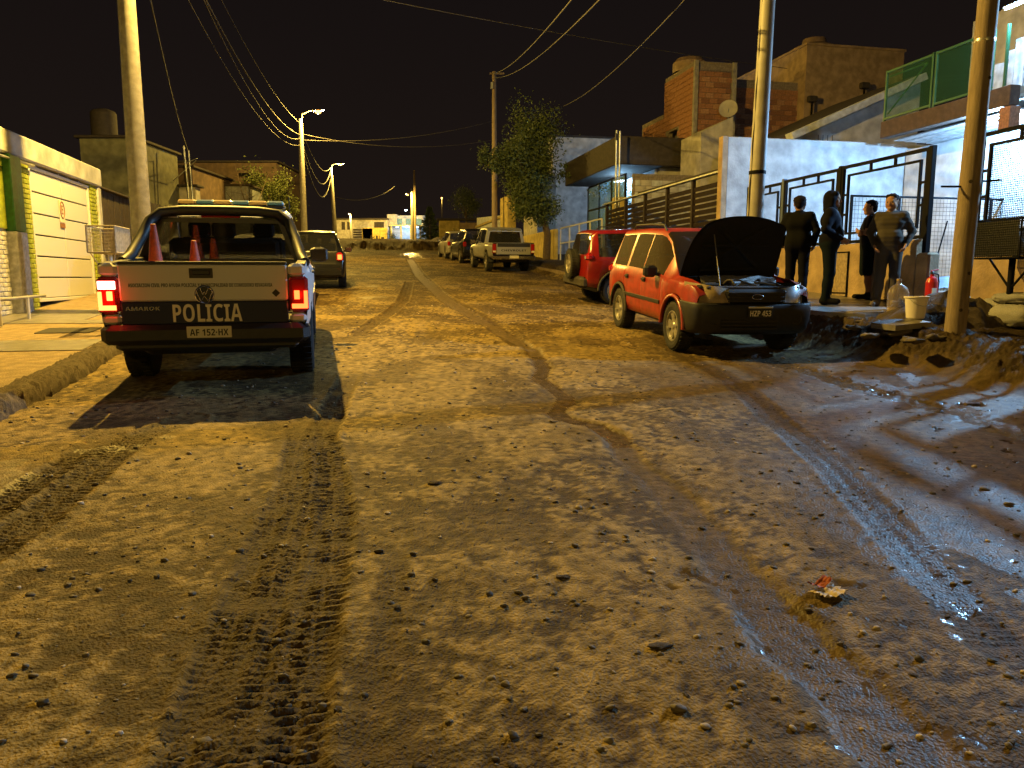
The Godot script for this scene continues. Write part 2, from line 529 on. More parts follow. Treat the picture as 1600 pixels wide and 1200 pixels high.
func build_ground():
	var sl = []; var tl = []
	var s = -14.0
	while s < 1.4:
		sl.append(s); s += 0.35
	s = 1.4
	while s < 62.0:
		sl.append(s); s += maxf(0.0128, 0.0050 * (s - 3.4))
	while s < 420.0:
		sl.append(s); s += maxf(1.2, (s - 60.0) * 0.14)
	var t = -0.0
	var neg = []
	t = -3.1
	while t > -260.0:
		neg.append(t); t -= maxf(0.25, (-t - 3.1) * 0.16)
	neg.reverse()
	tl.append_array(neg)
	t = -3.1 + 0.025
	while t < 7.6:
		tl.append(t); t += 0.029
	while t < 260.0:
		tl.append(t); t += maxf(0.07, (t - 7.6) * 0.16)
	var R = sl.size(); var C = tl.size()
	var pos = PackedVector3Array(); pos.resize(R * C)
	var col = PackedColorArray(); col.resize(R * C)
	var wets = PackedFloat32Array(); wets.resize(R * C)
	for i in R:
		for j in C:
			var g = ground_at(sl[i], tl[j])
			pos[i * C + j] = W(sl[i], tl[j], g[0]); col[i * C + j] = g[1]; wets[i * C + j] = g[2]
	var nrm = PackedVector3Array(); nrm.resize(R * C)
	for i in R:
		var i0 = max(i - 1, 0) * C; var i1 = min(i + 1, R - 1) * C
		for j in C:
			nrm[i * C + j] = (pos[i * C + min(j + 1, C - 1)] - pos[i * C + max(j - 1, 0)]).cross(pos[i1 + j] - pos[i0 + j]).normalized()
	var mesh = ArrayMesh.new()
	var names = ["mud", "damp_mud", "wet_mud"]
	var kind = PackedByteArray(); kind.resize(R * C)
	for k in R * C: kind[k] = 2 if wets[k] > 0.62 else (1 if wets[k] > 0.33 else 0)
	for w in 3:
		var mp = PackedInt32Array(); mp.resize(R * C); mp.fill(-1)
		var v = PackedVector3Array(); var n = PackedVector3Array(); var c = PackedColorArray(); var ix = PackedInt32Array()
		for i in R - 1:
			for j in C - 1:
				var a = i * C + j
				if kind[a] != w: continue
				var q = [a, a + 1, a + C + 1, a + C]
				for k in q:
					if mp[k] < 0:
						mp[k] = v.size()
						v.append(pos[k]); n.append(nrm[k]); c.append(col[k])
				ix.append(mp[q[0]]); ix.append(mp[q[2]]); ix.append(mp[q[1]]); ix.append(mp[q[0]]); ix.append(mp[q[3]]); ix.append(mp[q[2]])
		if v.is_empty(): continue
		var A = []; A.resize(Mesh.ARRAY_MAX)
		A[Mesh.ARRAY_VERTEX] = v; A[Mesh.ARRAY_NORMAL] = n; A[Mesh.ARRAY_COLOR] = c; A[Mesh.ARRAY_INDEX] = ix
		mesh.add_surface_from_arrays(Mesh.PRIMITIVE_TRIANGLES, A)
		mesh.surface_set_material(mesh.get_surface_count() - 1, M[names[w]])
	var o = MeshInstance3D.new()
	o.name = "ground"; o.mesh = mesh
	add_child(o)
	o.set_meta("kind", "structure")

func stone_mesh(sd, rough = 0.25):
	var mb = MB.new()
	var n = FastNoiseLite.new(); n.seed = sd; n.frequency = 1.1
	var rows = []
	for i in 6:
		var r = []
		for j in 9:
			var th = PI * i / 5.0; var ph = TAU * j / 8.0
			var d = Vector3(sin(th) * cos(ph), cos(th) * 0.62, sin(th) * sin(ph))
			var e = d * (1.0 + rough * 1.6 * n.get_noise_3d(d.x * 1.3 + sd, d.y * 1.3, d.z * 1.3))
			r.append(e)
		r[8] = r[0]
		rows.append(r)
	mb.grid(rows)
	return mb.mesh()

func scatter_gravel():
	var shapes = [stone_mesh(3), stone_mesh(8), stone_mesh(15)]
	for k in 3:
		var mm = MultiMesh.new()
		mm.transform_format = MultiMesh.TRANSFORM_3D; mm.use_colors = true
		mm.mesh = shapes[k]; mm.instance_count = 2600
		for i in 2600:
			var s = 1.6 + pow(rng.randf(), 1.7) * 16.0; var t = rng.randf_range(-2.8, 6.6)
			var sz = 0.004 + 0.012 * pow(rng.randf(), 4.0) + (0.012 if rng.randf() < 0.016 else 0.0)
			var g = ground_at(s, t)
			if g[2] > 0.6 and rng.randf() < 0.8: sz = 0.003
			var b = Basis.from_euler(Vector3(rng.randf(), rng.randf() * 6.0, rng.randf())).scaled(Vector3(sz * 1.3, sz * .8, sz))
			mm.set_instance_transform(i, Transform3D(b, W(s, t, g[0] + sz * 0.2)))
			var w = rng.randf()
			var v = rng.randf_range(.06, .16) if w < 0.82 else rng.randf_range(.25, .5)
			mm.set_instance_color(i, Color(v, v * .82, v * .62))
		var o = MultiMeshInstance3D.new()
		o.name = numbered("gravel"); o.multimesh = mm
		var m = StandardMaterial3D.new(); m.vertex_color_use_as_albedo = true; m.roughness = .8
		o.material_override = m
		add_child(o); o.set_meta("kind", "stuff")
		o.set_meta("label", ["small dull pebbles strewn over the muddy road", "flat little stones scattered in the mud", "tiny gravel chips lying in the wheel tracks"][k]); o.set_meta("category", "gravel")
	# clods of dark earth that can be told apart
	var cl = [[680, 757, .10], [1030, 1018, .085], [1072, 1092, .03], [925, 602, .05], [545, 545, .09], [1000, 700, .04], [620, 950, .035], [1180, 800, .03], [1245, 757, .05], [1268, 860, .035], [1352, 885, .03], [1480, 965, .03], [880, 905, .07], [1310, 820, .04], [528, 1105, .035], [655, 1190, .045], [800, 1190, .04], [865, 660, .07], [920, 690, .06], [570, 1180, .03], [1425, 1055, .03]]
	for k in cl:
		var p = gnd(k[0], k[1]); var q = stv(p)
		var w = k[2] * 0.42
		var sc = Vector3(w * 1.2, w * .42, w * .8)
		single("mud_clod", "dark clod of earth lying loose on the muddy road", "clod", stone_mesh(int(k[0]), .6), M.clod, W(q.x, q.y, gh(q.x, q.y) + sc.y * .3), Basis(Vector3.UP, k[1] * 1.0).scaled_local(sc), "clods of earth on the road")

# ---- vehicles: local x right, y up, forward -z, origin on the ground under the middle ----
func half_profile(k):
	var b = k[1]; var m = k[2]; var t = k[3]; var w = k[4]; var wt = k[5]
	var hi = maxf(t - m, 0.02)
	return [
		Vector2(w * .86, b), Vector2(w * .965, b + .02), Vector2(w, b + (m - b) * .22), Vector2(w * 1.012, b + (m - b) * .55), Vector2(w * 1.0, b + (m - b) * .86),
		Vector2(w * .972, m), Vector2(lerpf(w * .972, wt, .07), m + hi * .06), Vector2(lerpf(w * .965, wt, .5), m + hi * .5), Vector2(lerpf(w * .955, wt, .92), m + hi * .86),
		Vector2(wt, m + hi * .93), Vector2(wt * .94, m + hi * .985), Vector2(wt * .5, t), Vector2(0, t + .008)]

func shell(parent, K, wheels, arch, grooves, classify, mats, names):
	var zs = []
	for k in K: zs.append(k[0])
	for w in wheels:
		for a in 13: zs.append(w[0] + arch * cos(PI * a / 12.0))
	for g in grooves:
		for d in [-.010, -.004, .004, .010]: zs.append(g + d)
	zs.sort(); zs.reverse()
	var clean = []
	for z in zs:
		if z > K[0][0] or z < K[-1][0]: continue
		if clean.is_empty() or clean[-1] - z > .0015: clean.append(z)
	var P = []
	for z in clean:
		var i = 0
		while i < K.size() - 2 and K[i + 1][0] > z: i += 1
		var f = clampf((K[i][0] - z) / (K[i][0] - K[i + 1][0]), 0, 1)
		var k = []
		for q in 6: k.append(lerpf(K[i][q], K[i + 1][q], f))
		for w in wheels:
			var d = absf(z - w[0])
			if d < arch: k[1] = maxf(k[1], w[1] + sqrt(arch * arch - d * d))
		var gr = 1.0
		for g in grooves:
			if absf(z - g) < .006: gr = .985
		var h = half_profile(k)
		var row = []
		for j in 25:
			var p = h[j] if j <= 12 else h[24 - j]
			var q = gr if (j > 0 and j < 5) or (j > 19 and j < 24) else 1.0
			row.append(Vector3(p.x * q if j <= 12 else -p.x * q, p.y, z))
		P.append(row)
	var R = P.size()
	var N = []
	for i in R:
		var row = []
		for j in 25:
			var du = P[i][min(j + 1, 24)] - P[i][max(j - 1, 0)]
			var dv = P[min(i + 1, R - 1)][j] - P[max(i - 1, 0)][j]
			var n = dv.cross(du)
			row.append(n.normalized() if n.length_squared() > 1e-14 else Vector3.UP)
		N.append(row)
	var groups = {}
	for i in R - 1:
		var zc = (clean[i] + clean[i + 1]) * .5
		for j in 24:
			var hj = j if j < 12 else 23 - j
			var key = classify.call(zc, hj, j < 12)
			if key == "": continue
			if not groups.has(key): groups[key] = MB.new()
			var mb = groups[key]
			var f = mb.v.size()
			for q in [[i, j], [i, j + 1], [i + 1, j + 1], [i + 1, j]]: mb.vert(P[q[0]][q[1]], N[q[0]][q[1]])
			mb.ix.append_array(PackedInt32Array([f, f + 1, f + 2, f, f + 2, f + 3]))
	var made = {}
	for key in groups:
		var base = key.split("/")[0]
		made[key] = put(names.get(base, base), groups[key], mats[base], parent)
	return [made, P, clean]

func cap(mb, row, out):
	# closes an end of a shell
	var c = Vector3.ZERO
	for p in row: c += p
	c /= row.size()
	for j in row.size():
		var a = row[j]; var b = row[(j + 1) % row.size()]
		if (a - c).cross(b - c).dot(out) > 0: mb.tri(c, a, b)
		else: mb.tri(c, b, a)

func wheel(parent, p, r, wd, side, style, rim_mat):
	var w = Node3D.new(); w.name = "wheel"
	parent.add_child(w, true)
	w.position = p
	var ax = Vector3(side, 0, 0)
	var rr = r * .64
	var mb = MB.new()
	mb.lathe(Vector3.ZERO, ax, [[rr * .6, -wd * .5], [rr, -wd * .5], [r * .93, -wd * .5], [r * .985, -wd * .42], [r, -wd * .25], [r, wd * .25], [r * .985, wd * .42], [r * .93, wd * .5], [r * .8, wd * .52], [rr * 1.03, wd * .47], [rr, wd * .40]], 32)
	for k in 36:
		var a = TAU * k / 36.0
		var d = Vector3(0, cos(a), sin(a))
		for q in [-1, 1]:
			mb.box(d * (r + .003) + ax * q * wd * .27, Vector3(wd * .34, .016, r * .07), Basis(Vector3.RIGHT, a))
	put("tyre", mb, M.rubber, w)
	var rb = MB.new()
	rb.lathe(Vector3.ZERO, ax, [[rr * .98, wd * .42], [rr, wd * .46], [rr * .93, wd * .47], [rr * .86, wd * .30], [rr * .84, -wd * .1]], 32)
	rb.lathe(Vector3.ZERO, ax, [[rr * .26, wd * .18], [rr * .26, wd * .34], [rr * .18, wd * .40], [0.001, wd * .41]], 16)
	var spokes = 5 if style == "steel" or style == "five" else 10
	for k in spokes:
		var a = TAU * k / spokes + .2
		var d = Vector3(0, cos(a), sin(a)); var e = Vector3(0, -sin(a), cos(a))
		var wi = rr * (.27 if spokes == 5 else .10)
		var p0 = d * rr * .2 + ax * wd * .33; var p1 = d * rr * .90 + ax * wd * .40
		for zz in [0.0]:
			var a0 = p0 - e * wi * .75; var a1 = p0 + e * wi * .75; var b0 = p1 - e * wi * 1.1; var b1 = p1 + e * wi * 1.1
			var back = ax * -.03
			if side > 0:
				rb.quad(a0, b0, b1, a1)
			else:
				rb.quad(a0, a1, b1, b0)
			rb.quad(a0 + back, a0, b0, b0 + back); rb.quad(b1 + back, b1, a1, a1 + back)
	put("rim", rb, rim_mat, w)
	var db = MB.new()
	db.lathe(Vector3.ZERO, ax, [[rr * .86, -wd * .1], [rr * .86, wd * .12], [0.001, wd * .12]], 20)
	put("brake_drum", db, M.burnt_metal, w)
	return w

func wells(parent, wheels, arch, w):
	for k in wheels:
		for sd in [-1, 1]:
			var mb = MB.new()
			var rows = [[], []]
			for a in 15:
				var an = PI * a / 14.0
				var q = Vector3(0, k[1] + sin(an) * (arch - .004), k[0] + cos(an) * (arch - .004))
				rows[0].append(q + Vector3(sd * (w - .03), 0, 0)); rows[1].append(q + Vector3(sd * (w - .36), 0, 0))
			mb.grid(rows, sd < 0)
			var inner = rows[1]
			for a in 14: mb.tri(Vector3(sd * (w - .36), k[1], k[0]), inner[a], inner[a + 1])
			put("wheel_arch", mb, M.plastic_black, parent)

func text(parent, called, words, size, depth, m, ce, b = Basis.IDENTITY, width = 0.0, bold = 700, font = "Droid Sans"):
	var t = TextMesh.new()
	var f = SystemFont.new()
	f.font_names = PackedStringArray([font]); f.font_weight = bold
	t.font = f; t.text = words; t.font_size = 64; t.pixel_size = size / 46.0; t.depth = depth
	t.curve_step = 3.0
	var o = put(called, t, m, parent)
	var sx = 1.0
	if width > 0.0:
		sx = width / t.get_aabb().size.x
	o.transform = Transform3D(b * Basis.from_scale(Vector3(sx, 1, 1)), ce)
	return o

func plate(parent, words, ce, b, w = .40, h = .13, dark = false):
	var o = Node3D.new(); o.name = "number_plate"
	parent.add_child(o, true); o.transform = Transform3D(b, ce)
	bx(o, "plate_sheet", M.plate_black if dark else M.plate_white, Vector3.ZERO, Vector3(w, h, .012), .003)
	if words != "": text(o, "plate_lettering", words, h * .56, .003, M.lettering_white if dark else M.lettering_dark, Vector3(0, -.004 if not dark else -.01, .0075), Basis.IDENTITY, w * .86, 600)
	if dark: bx(o, "plate_border", M.plate_white, Vector3(0, h * .5 + .004, .0), Vector3(w, .022, .016), .003)
	return o

func seat(parent, p, wide = .5):
	var mb = MB.new()
	mb.box(p + Vector3(0, 0, 0), Vector3(wide, .14, .5), Basis(Vector3.RIGHT, .1), .05)
	mb.box(p + Vector3(0, .33, .27), Vector3(wide, .62, .14), Basis(Vector3.RIGHT, .18), .05)
	var o = put("seat", mb, M.seat_cloth, parent)
	var hb = MB.new()
	hb.box(p + Vector3(0, .73, .36), Vector3(.26, .18, .10), Basis(Vector3.RIGHT, .12), .04)
	hb.rod(p + Vector3(-.05, .6, .33), p + Vector3(-.05, .7, .35), .008); hb.rod(p + Vector3(.05, .6, .33), p + Vector3(.05, .7, .35), .008)
	put("headrest", hb, M.seat_cloth, o)

func mirror(parent, x, y, z, m, sz = Vector3(.2, .15, .1)):
	var sd = signf(x)
	var mb = MB.new()
	mb.box(Vector3(x + sd * .12, y + .05, z), sz, Basis(Vector3.UP, sd * .15), .035)
	mb.rod(Vector3(x - sd * .03, y, z - .02), Vector3(x + sd * .06, y + .02, z), .025)
	var o = put("wing_mirror", mb, m, parent)
	bx(o, "mirror_glass", M.chrome, Vector3(x + sd * .12, y + .05, z + sz.z * .5 + .001), Vector3(sz.x * .82, sz.y * .76, .004), 0, Basis(Vector3.UP, sd * .15))

func pickup(root, o):
	# o: paint, lower paint, length numbers; double cab with an open bed
	var wh = [[o.ra, o.wr], [o.fa, o.wr]]
	var ar = o.wr * 1.24
	var bw = o.w
	var bedf = o.cab + .03
	var mats = {"bed_side": o.paint, "cab": o.paint, "door": o.paint, "window": o.glass, "windscreen": o.glass, "bonnet": o.paint}
	var rb = shell(root, [[o.rear, .60, o.bed - .09, o.bed, bw * .965, bw * .95], [o.rear - .12, .56, o.bed - .09, o.bed, bw * .985, bw * .965], [bedf, .50, o.bed - .09, o.bed, bw, bw * .975]], wh, ar, [],
		func(_z, hj, _r): return "" if hj > 9 else "bed_side", mats, {})
	var c = o.cab; var H = o.h
	var rc = shell(root, [[c, .48, o.bed - .06, H - .10, bw, .70], [c - .10, .47, o.bed - .06, H - .03, bw, .72], [c - .5, .46, o.bed - .07, H, bw, .73], [c - 1.35, .46, o.bed - .11, H - .02, bw, .72], [c - 1.5, .46, o.bed - .12, H - .07, bw, .71], [c - 2.25, .46, o.bed - .16, o.bed - .11, bw, .80], [o.front + .5, .48, o.bed - .22, o.bed - .16, bw * .99, .80], [o.front + .1, .5, o.bed - .32, o.bed - .25, bw * .93, .72], [o.front, .52, o.bed - .46, o.bed - .42, bw * .86, .68]],
		wh, ar, [c - .22, c - 1.05, c - 2.0],
		func(z, hj, r):
			var sd = "/r" if r else "/l"
			if hj >= 9 and z < c - 1.5 and z > c - 2.25: return "windscreen"
			if (hj == 6 or hj == 7) and z < c - .12 and z > c - 1.9 and not (z < c - 1.0 and z > c - 1.1): return "window" + sd + ("1" if z > c - 1.05 else "2")
			if hj >= 8 and z < c - 2.25: return "bonnet"
			if hj >= 1 and hj <= 4 and z < c - .22 and z > c - 2.0: return "door" + sd + ("1" if z > c - 1.05 else "2")
			return "cab", mats, {})
	wells(root, wh, ar, bw)
	var fr = MB.new()
	cap(fr, rc[1][-1], Vector3(0, 0, -1))
	put("front_panel", fr, o.paint, root)
	# back wall of the cab with its window
	var y0 = o.bed - .06; var zc = c + .002
	var oa = [Vector3(-bw * .97, y0, zc), Vector3(bw * .97, y0, zc), Vector3(.70, H - .12, zc), Vector3(-.70, H - .12, zc)]
	var ia = [Vector3(-bw * .80, y0 + .06, zc + .004), Vector3(bw * .80, y0 + .06, zc + .004), Vector3(.61, H - .17, zc + .004), Vector3(-.61, H - .17, zc + .004)]
	var bk = MB.new()
	for k in 4: bk.quad(oa[k], oa[(k + 1) % 4], ia[(k + 1) % 4], ia[k])
	bk.quad(Vector3(-bw * .97, .5, zc), Vector3(bw * .97, .5, zc), oa[1], oa[0])
	put("cab_back", bk, o.get("back", o.paint), root)
	var gl = MB.new(); gl.quad(ia[0], ia[1], ia[2], ia[3])
	put("rear_window", gl, o.glass, root)
	# bed
	var bed = MB.new()
	bed.box(Vector3(0, .70, (o.rear + bedf) * .5), Vector3(bw * 1.72, .04, o.rear - bedf - .04))
	for sd in [-1, 1]:
		bed.box(Vector3(sd * bw * .87, (.70 + o.bed) * .5, (o.rear + bedf) * .5), Vector3(.02, o.bed - .72, o.rear - bedf - .05))
		bed.box(Vector3(sd * bw * .915, o.bed + .004, (o.rear + bedf) * .5), Vector3(bw * .105, .022, o.rear - bedf - .03), Basis.IDENTITY, .008)
	bed.box(Vector3(0, (.70 + o.bed) * .5, bedf + .03), Vector3(bw * 1.72, o.bed - .72, .03))
	put("cargo_bed", bed, M.plastic_black, root)
	# under side
	bx(root, "chassis", M.plastic_black, Vector3(0, .46, 0), Vector3(bw * 1.3, .16, o.rear - o.front - .3), .04)
	rodp(root, "axle", M.burnt_metal, Vector3(-bw * .8, o.wr, o.ra), Vector3(bw * .8, o.wr, o.ra), .05)
	for k in wh:
		for sd in [-1, 1]: wheel(root, Vector3(sd * (bw - .125), k[1], k[0]), k[1], .25, sd, o.rim, o.rimmat)
	for sd in [-1, 1]: mirror(root, sd * bw * .97, o.bed - .06, c - 1.95, o.get("mirror", M.plastic_black), Vector3(.24, .2, .12))
	# inside
	for sd in [-1, 1]: seat(root, Vector3(sd * .38, .84, c - 1.35))
	seat(root, Vector3(0, .84, c - .5), 1.2)
	var dash = bx(root, "dashboard", M.cabin_dark, Vector3(0, o.bed - .2, c - 2.1), Vector3(1.4, .22, .4), .06)
	var sw = MB.new()
	var ring = []
	for k in 19: ring.append(Vector3(-.38, o.bed - .10, c - 1.82) + Basis(Vector3.RIGHT, .5) * Vector3(cos(TAU * k / 18) * .18, sin(TAU * k / 18) * .18, 0))
	sw.tube(ring, .014, 6, false)
	put("steering_wheel", sw, M.cabin_dark, dash)
	bx(root, "cabin_floor", M.cabin_dark, Vector3(0, .62, c - 1.1), Vector3(bw * 1.8, .04, 2.2))
	return rc

func police_pickup():
	var root = thing("police_pickup", "white and navy police pickup with lit tail lamps parked by the kerb", "pickup truck", W(10.32, -1.44, -.01), on_road(.035))
	var o = {"paint": M.police_white, "glass": M.glass_smoke, "w": .955, "rear": 2.55, "front": -2.62, "ra": 1.42, "fa": -1.67, "wr": .385, "cab": 1.0, "bed": 1.25, "h": 1.82, "rim": "ten", "rimmat": M.alloy_dull, "back": M.plastic_black}
	pickup(root, o)
	var z = 2.56
	# tailgate: white above, navy band below
	var tg = Node3D.new(); tg.name = "tailgate"; root.add_child(tg, true)
	bx(tg, "upper_panel", M.police_white, Vector3(0, 1.085, z), Vector3(1.50, .345, .06), .014)
	bx(tg, "lower_panel", M.police_navy, Vector3(0, .80, z), Vector3(1.50, .222, .06), .014)
	bx(tg, "top_cap", M.plastic_black, Vector3(0, 1.268, z - .01), Vector3(1.50, .03, .075), .008)
	bx(tg, "handle_recess", M.plastic_black, Vector3(-.03, 1.175, z + .030), Vector3(.21, .092, .012), .02)
	bx(tg, "handle", M.plastic_black, Vector3(-.03, 1.185, z + .044), Vector3(.16, .045, .02), .008)
	text(tg, "lettering", "ASOCIACION CIVIL PRO AYUDA POLICIAL Y MUNICIPALIDAD DE COMODORO RIVADAVIA", .034, .002, M.lettering_dark, Vector3(-.03, 1.062, z + .0315), Basis.IDENTITY, 1.28, 700)
	text(tg, "lettering", "POLICIA", .165, .004, M.lettering_white, Vector3(.0, .795, z + .032), Basis.IDENTITY, .62, 800)
	text(tg, "lettering", "AMAROK", .035, .004, M.chrome, Vector3(-.56, .845, z + .032), Basis.IDENTITY, .30, 700)
	bx(tg, "badge", M.lettering_dark, Vector3(.64, .985, z + .031), Vector3(.055, .055, .003), .01, Basis(Vector3.BACK, .78))
	var em = MB.new()
	em.lathe(Vector3(-.01, .975, z + .03), Vector3.BACK, [[.088, 0.0], [.088, .012], [.080, .016], [.074, .012]], 28)
	var eb = put("emblem_ring", em, M.chrome, tg)
	var ed = MB.new()
	ed.lathe(Vector3(-.01, .975, z + .03), Vector3.BACK, [[.076, 0.0], [.076, .008], [0.001, .009]], 24)
	put("emblem_disc", ed, M.plastic_black, eb)
	var el = MB.new()
	for q in [[-.036, .062, -.012, .004], [-.012, .004, .0, .03], [.0, .03, .012, .004], [.012, .004, .036, .062], [-.066, .02, -.034, -.062], [-.034, -.062, .0, -.012], [.0, -.012, .034, -.062], [.034, -.062, .066, .02]]:
		el.rod(Vector3(q[0] - .01, q[1] + .975, z + .041), Vector3(q[2] - .01, q[3] + .975, z + .041), .006, -1, 6)
	put("emblem_letters", el, M.chrome, eb)
	# rear corners, lamps, bumper
	for sd in [-1, 1]:
		bx(root, "rear_corner", M.police_white, Vector3(sd * .84, 1.205, z - .03), Vector3(.165, .125, .10), .03)
		bx(root, "rear_corner", M.police_white, Vector3(sd * .84, .74, z - .03), Vector3(.165, .10, .10), .03)
		var tl = Node3D.new(); tl.name = "tail_lamp"; root.add_child(tl, true)
		bx(tl, "lens", M.lamp_red_off, Vector3(sd * .852, .965, z - .035), Vector3(.180, .355, .12), .03)
		var g = M.tail_glow_bright if sd < 0 else M.tail_glow
		var zz = z + .027
		if sd < 0: bx(tl, "brake_bulb", M.brake_glow, Vector3(sd * .855, 1.065, zz), Vector3(.15, .075, .012), .015)
		bx(tl, "light_strip", g, Vector3(sd * .86, .855, zz), Vector3(.15, .045, .010), .006)
		bx(tl, "light_strip", g, Vector3(sd * .918, .94, zz), Vector3(.035, .13, .010), .006)
		bx(tl, "light_block", g, Vector3(sd * .835, .965, zz), Vector3(.05, .085, .010), .006)
		omni(tl, "tail_light", Vector3(sd * .86, .96, z + .08), Color(1, .08, .03), .045 if sd < 0 else .012, .05, 8.0)
	bx(root, "bumper", M.plastic_black, Vector3(0, .60, z + .01), Vector3(1.86, .19, .16), .05)
	bx(root, "bumper_valance", M.plastic_black, Vector3(0, .49, z - .06), Vector3(1.66, .10, .14), .04)
	for sd in [-1, 1]: bx(root, "bumper_corner", M.plastic_black, Vector3(sd * .86, .60, z - .10), Vector3(.17, .20, .30), .05)
	plate(root, "AF 152·HX", Vector3(.02, .625, z + .098), Basis.IDENTITY, .40, .11)
	# arched bar behind the cab
	var bar = MB.new()
	var pts = []
	for q in [[-.90, 1.24, 1.70], [-.86, 1.30, 1.55], [-.80, 1.48, 1.28], [-.73, 1.66, 1.12], [-.62, 1.755, 1.07], [-.4, 1.78, 1.06], [0, 1.785, 1.06], [.4, 1.78, 1.06], [.62, 1.755, 1.07], [.73, 1.66, 1.12], [.80, 1.48, 1.28], [.86, 1.30, 1.55], [.90, 1.24, 1.70]]: pts.append(Vector3(q[0], q[1], q[2]))
	bar.tube(pts, .058, 12)
	put("sports_bar", bar, M.plastic_black, root)
	bx(root, "high_brake_lamp", M.lamp_red_off, Vector3(0, 1.725, 1.05), Vector3(.42, .035, .03), .01)
	# beacon bar on the roof
	var lb = Node3D.new(); lb.name = "light_bar"; root.add_child(lb, true)
	bx(lb, "light_bar_base", M.plastic_black, Vector3(.08, 1.845, .55), Vector3(1.20, .04, .26), .012)
	for k in 6: bx(lb, "light_bar_lens", [M.lens_amber, M.lens_blue][k % 2], Vector3(-.41 + k * .196, 1.888, .55), Vector3(.190, .052, .25), .02)
	for sd in [-1, 1]: rodp(lb, "light_bar_foot", M.plastic_black, Vector3(sd * .5 + .08, 1.78, .55), Vector3(sd * .5 + .08, 1.84, .55), .03)
	rodp(root, "aerial", M.plastic_black, Vector3(.72, 1.78, .4), Vector3(.72, 1.98, .44), .006)
	for sd in [-1, 1]:
		for q in [.35, -.55]:
			bx(root, "door_handle", M.plastic_black, Vector3(sd * .972, 1.07, q), Vector3(.03, .03, .18), .01)
		bx(root, "side_stripe", M.police_navy, Vector3(sd * .9695, .70, -.4), Vector3(.004, .22, 2.2))
	# two traffic cones standing in the bed
	var B = on_road(.035)
	for q in [[-.47, "orange traffic cone with pale band against the bed's side wall", 2.30, 0.0], [-.20, "orange traffic cone with pale band in the middle of the pickup bed", 1.75, 0.0]]:
		var c = thing("traffic_cone", q[1], "traffic cone", root.position + B * Vector3(q[0], .722, q[2]), B, "cones in the pickup bed")
		var hgt = .90 if q[0] < -.4 else .74
		bx(c, "base", M.cone_orange, Vector3(0, .015, 0), Vector3(.26, .03, .26), .01)
		for b in [[.03, .30, "cone_orange"], [.30, .50, "cone_white"], [.50, 1.0, "cone_orange"]]:
			var a0 = hgt * b[0]; var a1 = hgt * b[1]
			var mb = MB.new()
			mb.lathe(Vector3.ZERO, Vector3.UP, [[.105 * (1 - b[0]) + .025, a0], [.105 * (1 - b[1]) + .025, a1]] + ([[.018, a1 + .004], [.001, a1 + .004]] if b[1] == 1.0 else []), 20)
			put("cone_body" if b[2] == "cone_orange" else "reflective_band", mb, M[b[2]], c)

func silver_pickup():
	var root = thing("silver_pickup", "silver double-cab pickup with dark rear window parked before the tree", "pickup truck", W(31.55, 6.15, 0), on_road(0.03))
	pickup(root, {"paint": M.car_silver, "glass": M.glass_dark, "w": .86, "rear": 2.45, "front": -2.5, "ra": 1.25, "fa": -1.75, "wr": .37, "cab": .95, "bed": 1.12, "h": 1.72, "rim": "five", "rimmat": M.alloy_dull})
	var z = 2.46
	var tg = bx(root, "tailgate", M.car_silver, Vector3(0, .90, z), Vector3(1.36, .42, .06), .015)
	bx(tg, "tailgate_trim", M.plastic_black, Vector3(0, 1.04, z + .028), Vector3(1.30, .13, .012), .004)
	text(tg, "lettering", "CHEVROLET", .075, .004, M.plastic_black, Vector3(0, .845, z + .032), Basis.IDENTITY, 1.0, 700)
	for sd in [-1, 1]:
		var tl = bx(root, "tail_lamp", M.lamp_red_off, Vector3(sd * .765, .91, z - .02), Vector3(.15, .36, .08), .02)
		bx(tl, "reversing_lens", M.plate_white, Vector3(sd * .765, .80, z + .021), Vector3(.12, .07, .006))
	bx(root, "bumper", M.chrome, Vector3(0, .58, z + .04), Vector3(1.70, .17, .14), .03)
	plate(root, "", Vector3(0, .60, z + .117), Basis.IDENTITY, .36, .11)

